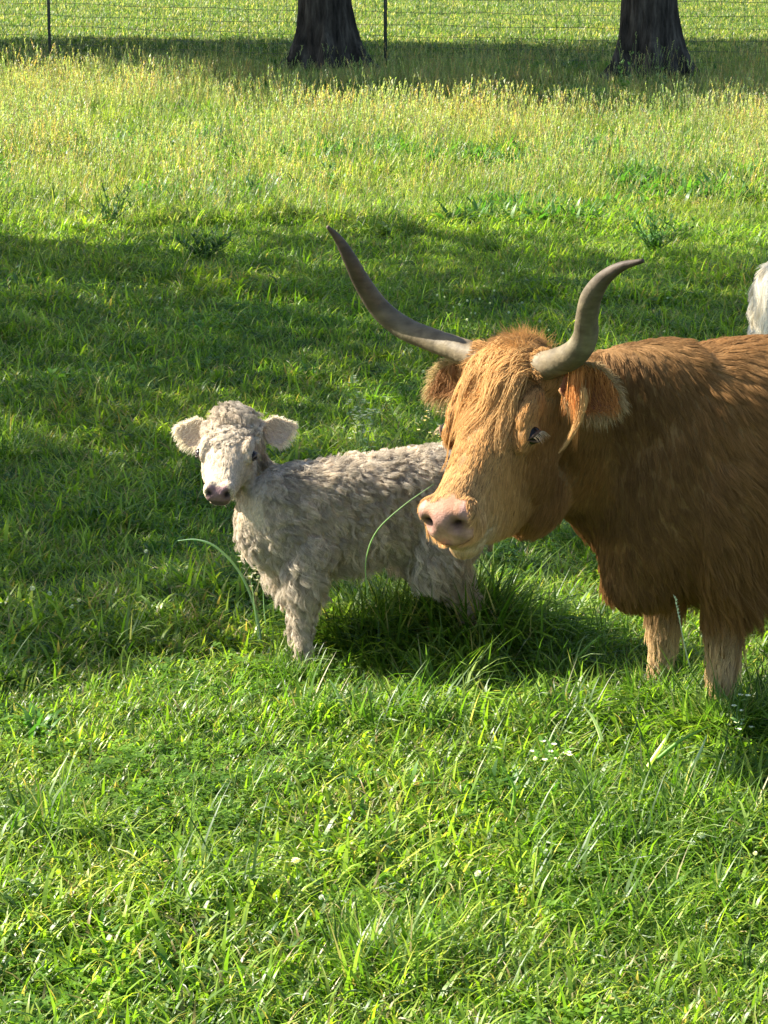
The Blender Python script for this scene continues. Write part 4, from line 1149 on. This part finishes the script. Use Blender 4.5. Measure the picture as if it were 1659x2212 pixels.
# ================================================================== plants one can pick out of the grass
def plant_obj(name, V, F, C, base, label, cat, group=None, mat=None):
    b = np.array(base); me = mesh_data(name, np.array(V) - b[None], F, mat or M_WEED, True, np.array(C))
    o = link(name, me, None, tuple(b)); tag(o, label, cat, group); return o
def px_stalk(rows, w, col, name, label, cat='grass stalk', head=None, group=None):
    """an arching stem or long blade through points (px, py, d) with a thin lens-shaped section"""
    pts = np.array([W(*q) for q in rows]); n = len(pts); fine = np.linspace(0, n - 1, 22)
    Q = np.concatenate([[2 * pts[0] - pts[1]], pts, [2 * pts[-1] - pts[-2]]]); P = []
    for g in fine:
        i = min(int(g), n - 2); u = g - i; p0, p1, p2, p3 = Q[i:i + 4]
        P.append(.5 * (2 * p1 + (p2 - p0) * u + (2 * p0 - 5 * p1 + 4 * p2 - p3) * u * u + (3 * p1 - p0 - 3 * p2 + p3) * u ** 3))
    P = np.array(P); u = np.linspace(0, 1, len(P)); V, F, C = [], [], []
    rad = w * .5 * (1 - .8 * u ** 2.5)
    v_, f_ = tube(P, rad, 6); V += v_; F += f_; C += [np.array(col)] * len(v_)
    if head:
        hl_, hw_, hcol = head
        for q in range(26):
            k = len(P) - 1 - int(q / 26 * hl_ * len(P)); p = P[k] + rng.normal(0, .001, 3)
            blade(V, F, C, p, rng.uniform(0, 6.3), hw_ * rng.uniform(.7, 1.2), .005, rng.uniform(.2, .9), .4, np.array(hcol) * rng.uniform(.8, 1.2), 2)
    return plant_obj(name, V, F, C, pts[0], label, cat, group)
PG, PS, PW = (.20, .30, .13), (.42, .38, .20), (.62, .62, .42)
px_stalk([(566, 1395, 8.55), (552, 1318, 8.54), (520, 1240, 8.52), (470, 1184, 8.50), (425, 1166, 8.49), (384, 1168, 8.48)], 0.0095, (.55, .70, .42), 'grass_stalk', 'long pale stalk arching left beside the calf chest')
px_stalk([(560, 1392, 8.5), (552, 1330, 8.5), (546, 1280, 8.5), (540, 1236, 8.5)], .004, (.24, .38, .22), 'grass_stalk', 'short upright bluish stalk beneath the calf chest')
px_stalk([(574, 1350, 8.45), (570, 1310, 8.45), (568, 1262, 8.45)], .004, (.24, .38, .22), 'grass_stalk', 'thin upright stalk just left of the calf foreleg')
px_stalk([(695, 1330, 8.2), (692, 1250, 8.2), (684, 1180, 8.2), (672, 1125, 8.2), (665, 1098, 8.2)], .004, PS, 'grass_stalk', 'straw coloured seed stalk standing in front of the calf shoulder', head=(.4, .012, (.50, .42, .24)))
px_stalk([(795, 1290, 8.1), (790, 1215, 8.1), (812, 1150, 8.1), (868, 1095, 8.08), (938, 1045, 8.05)], .005, (.20, .32, .12), 'grass_stalk', 'curved green blade reaching up to the ginger muzzle')
px_stalk([(1490, 1440, 7.62), (1480, 1400, 7.60), (1468, 1340, 7.58), (1458, 1292, 7.57)], .005, PW, 'grass_stalk', 'white tipped stalk in front of the cow brisket', head=(.35, .010, (.75, .75, .62)))
for rows, lb in (([(1300, 1600, 7.3), (1292, 1575, 7.3), (1280, 1550, 7.3), (1262, 1527, 7.3)], 'pale broad blade pointing up left below the far foreleg'),
                 ([(1385, 1680, 7.05), (1410, 1640, 7.05), (1436, 1600, 7.05), (1452, 1570, 7.05)], 'pale blade leaning right left of the near hoof'),
                 ([(1478, 1690, 7.0), (1490, 1665, 7.0), (1512, 1625, 7.0), (1527, 1588, 7.0)], 'bright white broad blade leaning right below the near hoof'),
                 ([(95, 1790, 6.9), (86, 1762, 6.9), (78, 1740, 6.9), (72, 1725, 6.9)], 'dry pale straw leaning at the lower left'),
                 ([(1085, 1830, 6.8), (1105, 1760, 6.8), (1110, 1700, 6.8), (1082, 1655, 6.8)], 'tall bright green blade in the lower centre clump'),
                 ([(770, 1990, 6.35), (800, 1930, 6.35), (840, 1890, 6.35), (880, 1960, 6.32)], 'arched dark green blade at the bottom centre'),
                 ([(1420, 1640, 7.1), (1470, 1600, 7.1), (1530, 1570, 7.1)], 'long blade bending right in the lower right clump'),
                 ([(745, 1540, 7.7), (730, 1500, 7.7), (712, 1468, 7.7)], 'pale green blade pointing up left below the calf'),
                 ([(1225, 1450, 8.2), (1262, 1405, 8.2), (1300, 1370, 8.2)], 'thin light blade slanting right behind the far foreleg')):
    px_stalk(rows, .012, (.62, .66, .40) if ('pale' in lb or 'white' in lb) else ((.16, .30, .04) if 'pale' not in lb else PW), 'tall_grass', lb, 'grass')
def leafy(name, px, py, h, nst, nlf, leafL, leafW, col, label, seed, spread=.5, flowers=0, fcol=(.8, .8, .68), cat='weed', z0=0.):
    rr = np.random.default_rng(seed); b = G(px, py); b[2] = ground_z(b[:1], b[1:2])[0] + z0; V, F, C = [], [], []
    for k in range(nst):
        az = rr.uniform(0, 6.3); ln = rr.uniform(0, spread); hh = h * rr.uniform(.65, 1.05); K = 8
        d = np.array([math.cos(az) * ln, math.sin(az) * ln, 1]); d /= np.linalg.norm(d)
        path = [b + rr.normal(0, .01, 3) * [1, 1, 0] + d * hh * t_ + np.array([math.cos(az), math.sin(az), 0]) * .1 * hh * t_ * t_ for t_ in np.linspace(0, 1, K)]
        v_, f_ = tube(path, list(np.linspace(.0035, .0012, K)), 5); o = len(V); V += v_; F += [tuple(i + o for i in q) for q in f_]; C += [np.array(col) * .9] * len(v_)
        for q in range(nlf):
            t_ = rr.uniform(.08, 1); p = path[int(t_ * (K - 1))]; c = np.array(col) * rr.uniform(.7, 1.35)
            blade(V, F, C, p, rr.uniform(0, 6.3), leafL * rr.uniform(.6, 1.15) * (1.15 - .5 * t_), leafW * rr.uniform(.7, 1.2), rr.uniform(.4, 1.2), rr.uniform(.2, 1.0), c, 4, c * 1.15, rr.uniform(-.5, .5))
        for q in range(flowers):
            t_ = rr.uniform(.55, 1); p = path[int(t_ * (K - 1))] + rr.normal(0, .014, 3)
            for g in range(6):
                blade(V, F, C, p, g * 1.05, .011, .009, 1.1, .3, np.array(fcol) * rr.uniform(.8, 1.1), 2)
    return plant_obj(name, V, F, C, b, label, cat)
DG, MG, LG_ = (.085, .18, .035), (.10, .21, .040), (.15, .26, .06)
leafy('leafy_weed', 395, 345, .30, 26, 10, .07, .013, DG, 'dark leafy weed clump in the sunny upper left field', 1, 1.6)
leafy('leafy_weed', 715, 425, .30, 8, 10, .08, .022, DG, 'small dark weed above the tip of the left horn', 2, .8)
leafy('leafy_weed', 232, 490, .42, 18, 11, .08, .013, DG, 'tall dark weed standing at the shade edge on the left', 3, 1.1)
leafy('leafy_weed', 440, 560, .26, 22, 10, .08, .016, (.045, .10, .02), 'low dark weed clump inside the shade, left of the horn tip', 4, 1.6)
leafy('leafy_weed', 1410, 545, .42, 26, 12, .08, .014, MG, 'bushy green weed right of the right horn tip', 5, 1.4)
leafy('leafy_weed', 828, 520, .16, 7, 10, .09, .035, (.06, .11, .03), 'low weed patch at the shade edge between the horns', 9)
leafy('tall_weed', 1350, 258, .80, 4, 20, .09, .03, LG_, 'tall pale leafy weed in front of the right trunk', 6, .15, 6)
leafy('tall_weed', 1432, 252, .66, 3, 14, .07, .028, (.18, .24, .09), 'pale seeding weed just right of the tall leafy one', 7, .15, 5)
leafy('tall_weed', 1482, 258, .58, 3, 12, .06, .026, (.20, .25, .10), 'thin pale weed at the right foot of the right trunk', 8, .2, 5)
leafy('tall_weed', 1215, 250, .60, 2, 10, .06, .024, (.22, .26, .10), 'thin seeding weed left of the right trunk', 17, .15, 4)
leafy('leafy_weed', 128, 850, .12, 4, 7, .07, .03, (.14, .26, .03), 'small bright green plant in the shade at the left', 10)
leafy('leafy_weed', 22, 640, .25, 4, 7, .09, .03, (.12, .20, .05), 'light green plant at the left edge in the shade', 11)
leafy('flowering_weed', 786, 1010, .48, 6, 12, .05, .018, (.22, .32, .12), 'white flowering weed rising behind the calf back', 12, .28, 11)
leafy('flowering_weed', 936, 1010, .32, 3, 5, .04, .014, (.16, .24, .08), 'pale flowering sprig beside the far ear of the cow', 13, .15, 6)
leafy('flowering_weed', 865, 1330, .46, 5, 8, .05, .014, (.24, .33, .12), 'white flowering stems in front of the calf flank', 14, .28, 9)
leafy('flowering_weed', 552, 1345, .33, 3, 6, .04, .010, (.30, .28, .14), 'thin seeding sprigs in front of the calf neck', 18, .22, 5, (.5, .45, .28))
leafy('flowering_weed', 1600, 1640, .20, 3, 6, .05, .014, (.16, .28, .08), 'pale sprig by the near hoof at the right edge', 15, .5, 4)
leafy('flowering_weed', 1190, 1700, .16, 3, 6, .05, .016, (.12, .24, .05), 'small white flowered sprig in the lower right grass', 16, .5, 3)

# white clover flowers
V, F, C = [], [], []
v_, f_ = tube([(0, 0, 0), (.004, 0, .035), (.002, .003, .07), (0, 0, .1)], [.0013] * 4, 5); V += v_; F += f_; C += [np.array((.12, .22, .06))] * len(v_)
for q in range(46):
    z = 1 - 2 * (q + .5) / 46; a = q * 2.4; d = np.array([math.sqrt(1 - z * z) * math.cos(a), math.sqrt(1 - z * z) * math.sin(a), z])
    c0 = np.array([0, 0, .104]); s1 = unit(np.cross(d, [0, .1, 1])); s2 = np.cross(d, s1); o = len(V)
    L_ = .0105 if z > -.4 else .008
    for pt, cc in ((c0 + d * .002, (.4, .45, .25)), (c0 + d * L_ * .7 + s1 * .0022, (.75, .74, .62)), (c0 + d * L_ - UP * .001, (.82, .80, .72)), (c0 + d * L_ * .7 - s1 * .0022, (.75, .74, .62))):
        V.append(pt); C.append(np.array(cc))
    F.append((o, o + 1, o + 2, o + 3))
clo_me = mesh_data('clover_flower', np.array(V), F, M_WEED, False, np.array(C))
spots = [((1000 + x * .7233) / 1.507, (700 + y * .7233) / 1.507 + 40) for x, y in ((375, 300), (595, 305), (628, 325), (712, 345), (768, 345), (705, 380), (727, 400), (757, 402), (738, 438), (960, 360), (905, 397), (797, 285), (815, 365), (910, 195),
         (1190, 468), (1050, 450), (1075, 487), (1170, 565), (1388, 337), (1605, 340), (1595, 470), (1460, 487), (1535, 540), (570, 340), (640, 380), (800, 450), (870, 240), (850, 300))]
spots += [(311, 1240), (82, 1330), (162, 1352), (1170, 1700), (1600, 1790), (560, 1295), (350, 672), (196, 500), (242, 455), (1180, 1900), (262, 640), (150, 1370), (100, 1345), (455, 560), (600, 870), (250, 1020), (1500, 1880), (1620, 1900), (905, 830), (1560, 1250), (1585, 1380), (1030, 1950), (700, 1980)]
def flower_place(a, b):
    if b < 800 and a > 900: return ('small white clover flower in the shaded grass behind the horns', 'white clover flowers behind the horns')
    if a < 700 and b < 1500: return ('small white clover flower in the grass left of the calf', 'white clover flowers left of the calf')
    return ('small white clover flower in the grass round the cow legs and below', 'white clover flowers in the near grass')
for k, (a, b) in enumerate(spots):
    p = G(a, b); s = random.uniform(.7, 1.0)
    o = link('clover_flower', clo_me, None, (p[0], p[1], float(ground_z(p[:1], p[1:2])[0]))); o.scale = (s, s, s); o.rotation_euler = (random.uniform(-.25, .25), random.uniform(-.25, .25), random.uniform(0, 6))
    tag(o, flower_place(a, b)[0], 'clover flower', flower_place(a, b)[1])
for a, b, lb in ((1513, 1875, 'large creamy clover flower in the lower right grass'), (640, 1925, 'single white clover flower low in the bottom centre grass')):
    p = G(a, b); o = link('clover_flower', clo_me, None, (p[0], p[1], float(ground_z(p[:1], p[1:2])[0]) - .01)); o.scale = (1.25, 1.25, 1.0)
    tag(o, lb, 'clover flower', 'white clover flowers in the near grass')
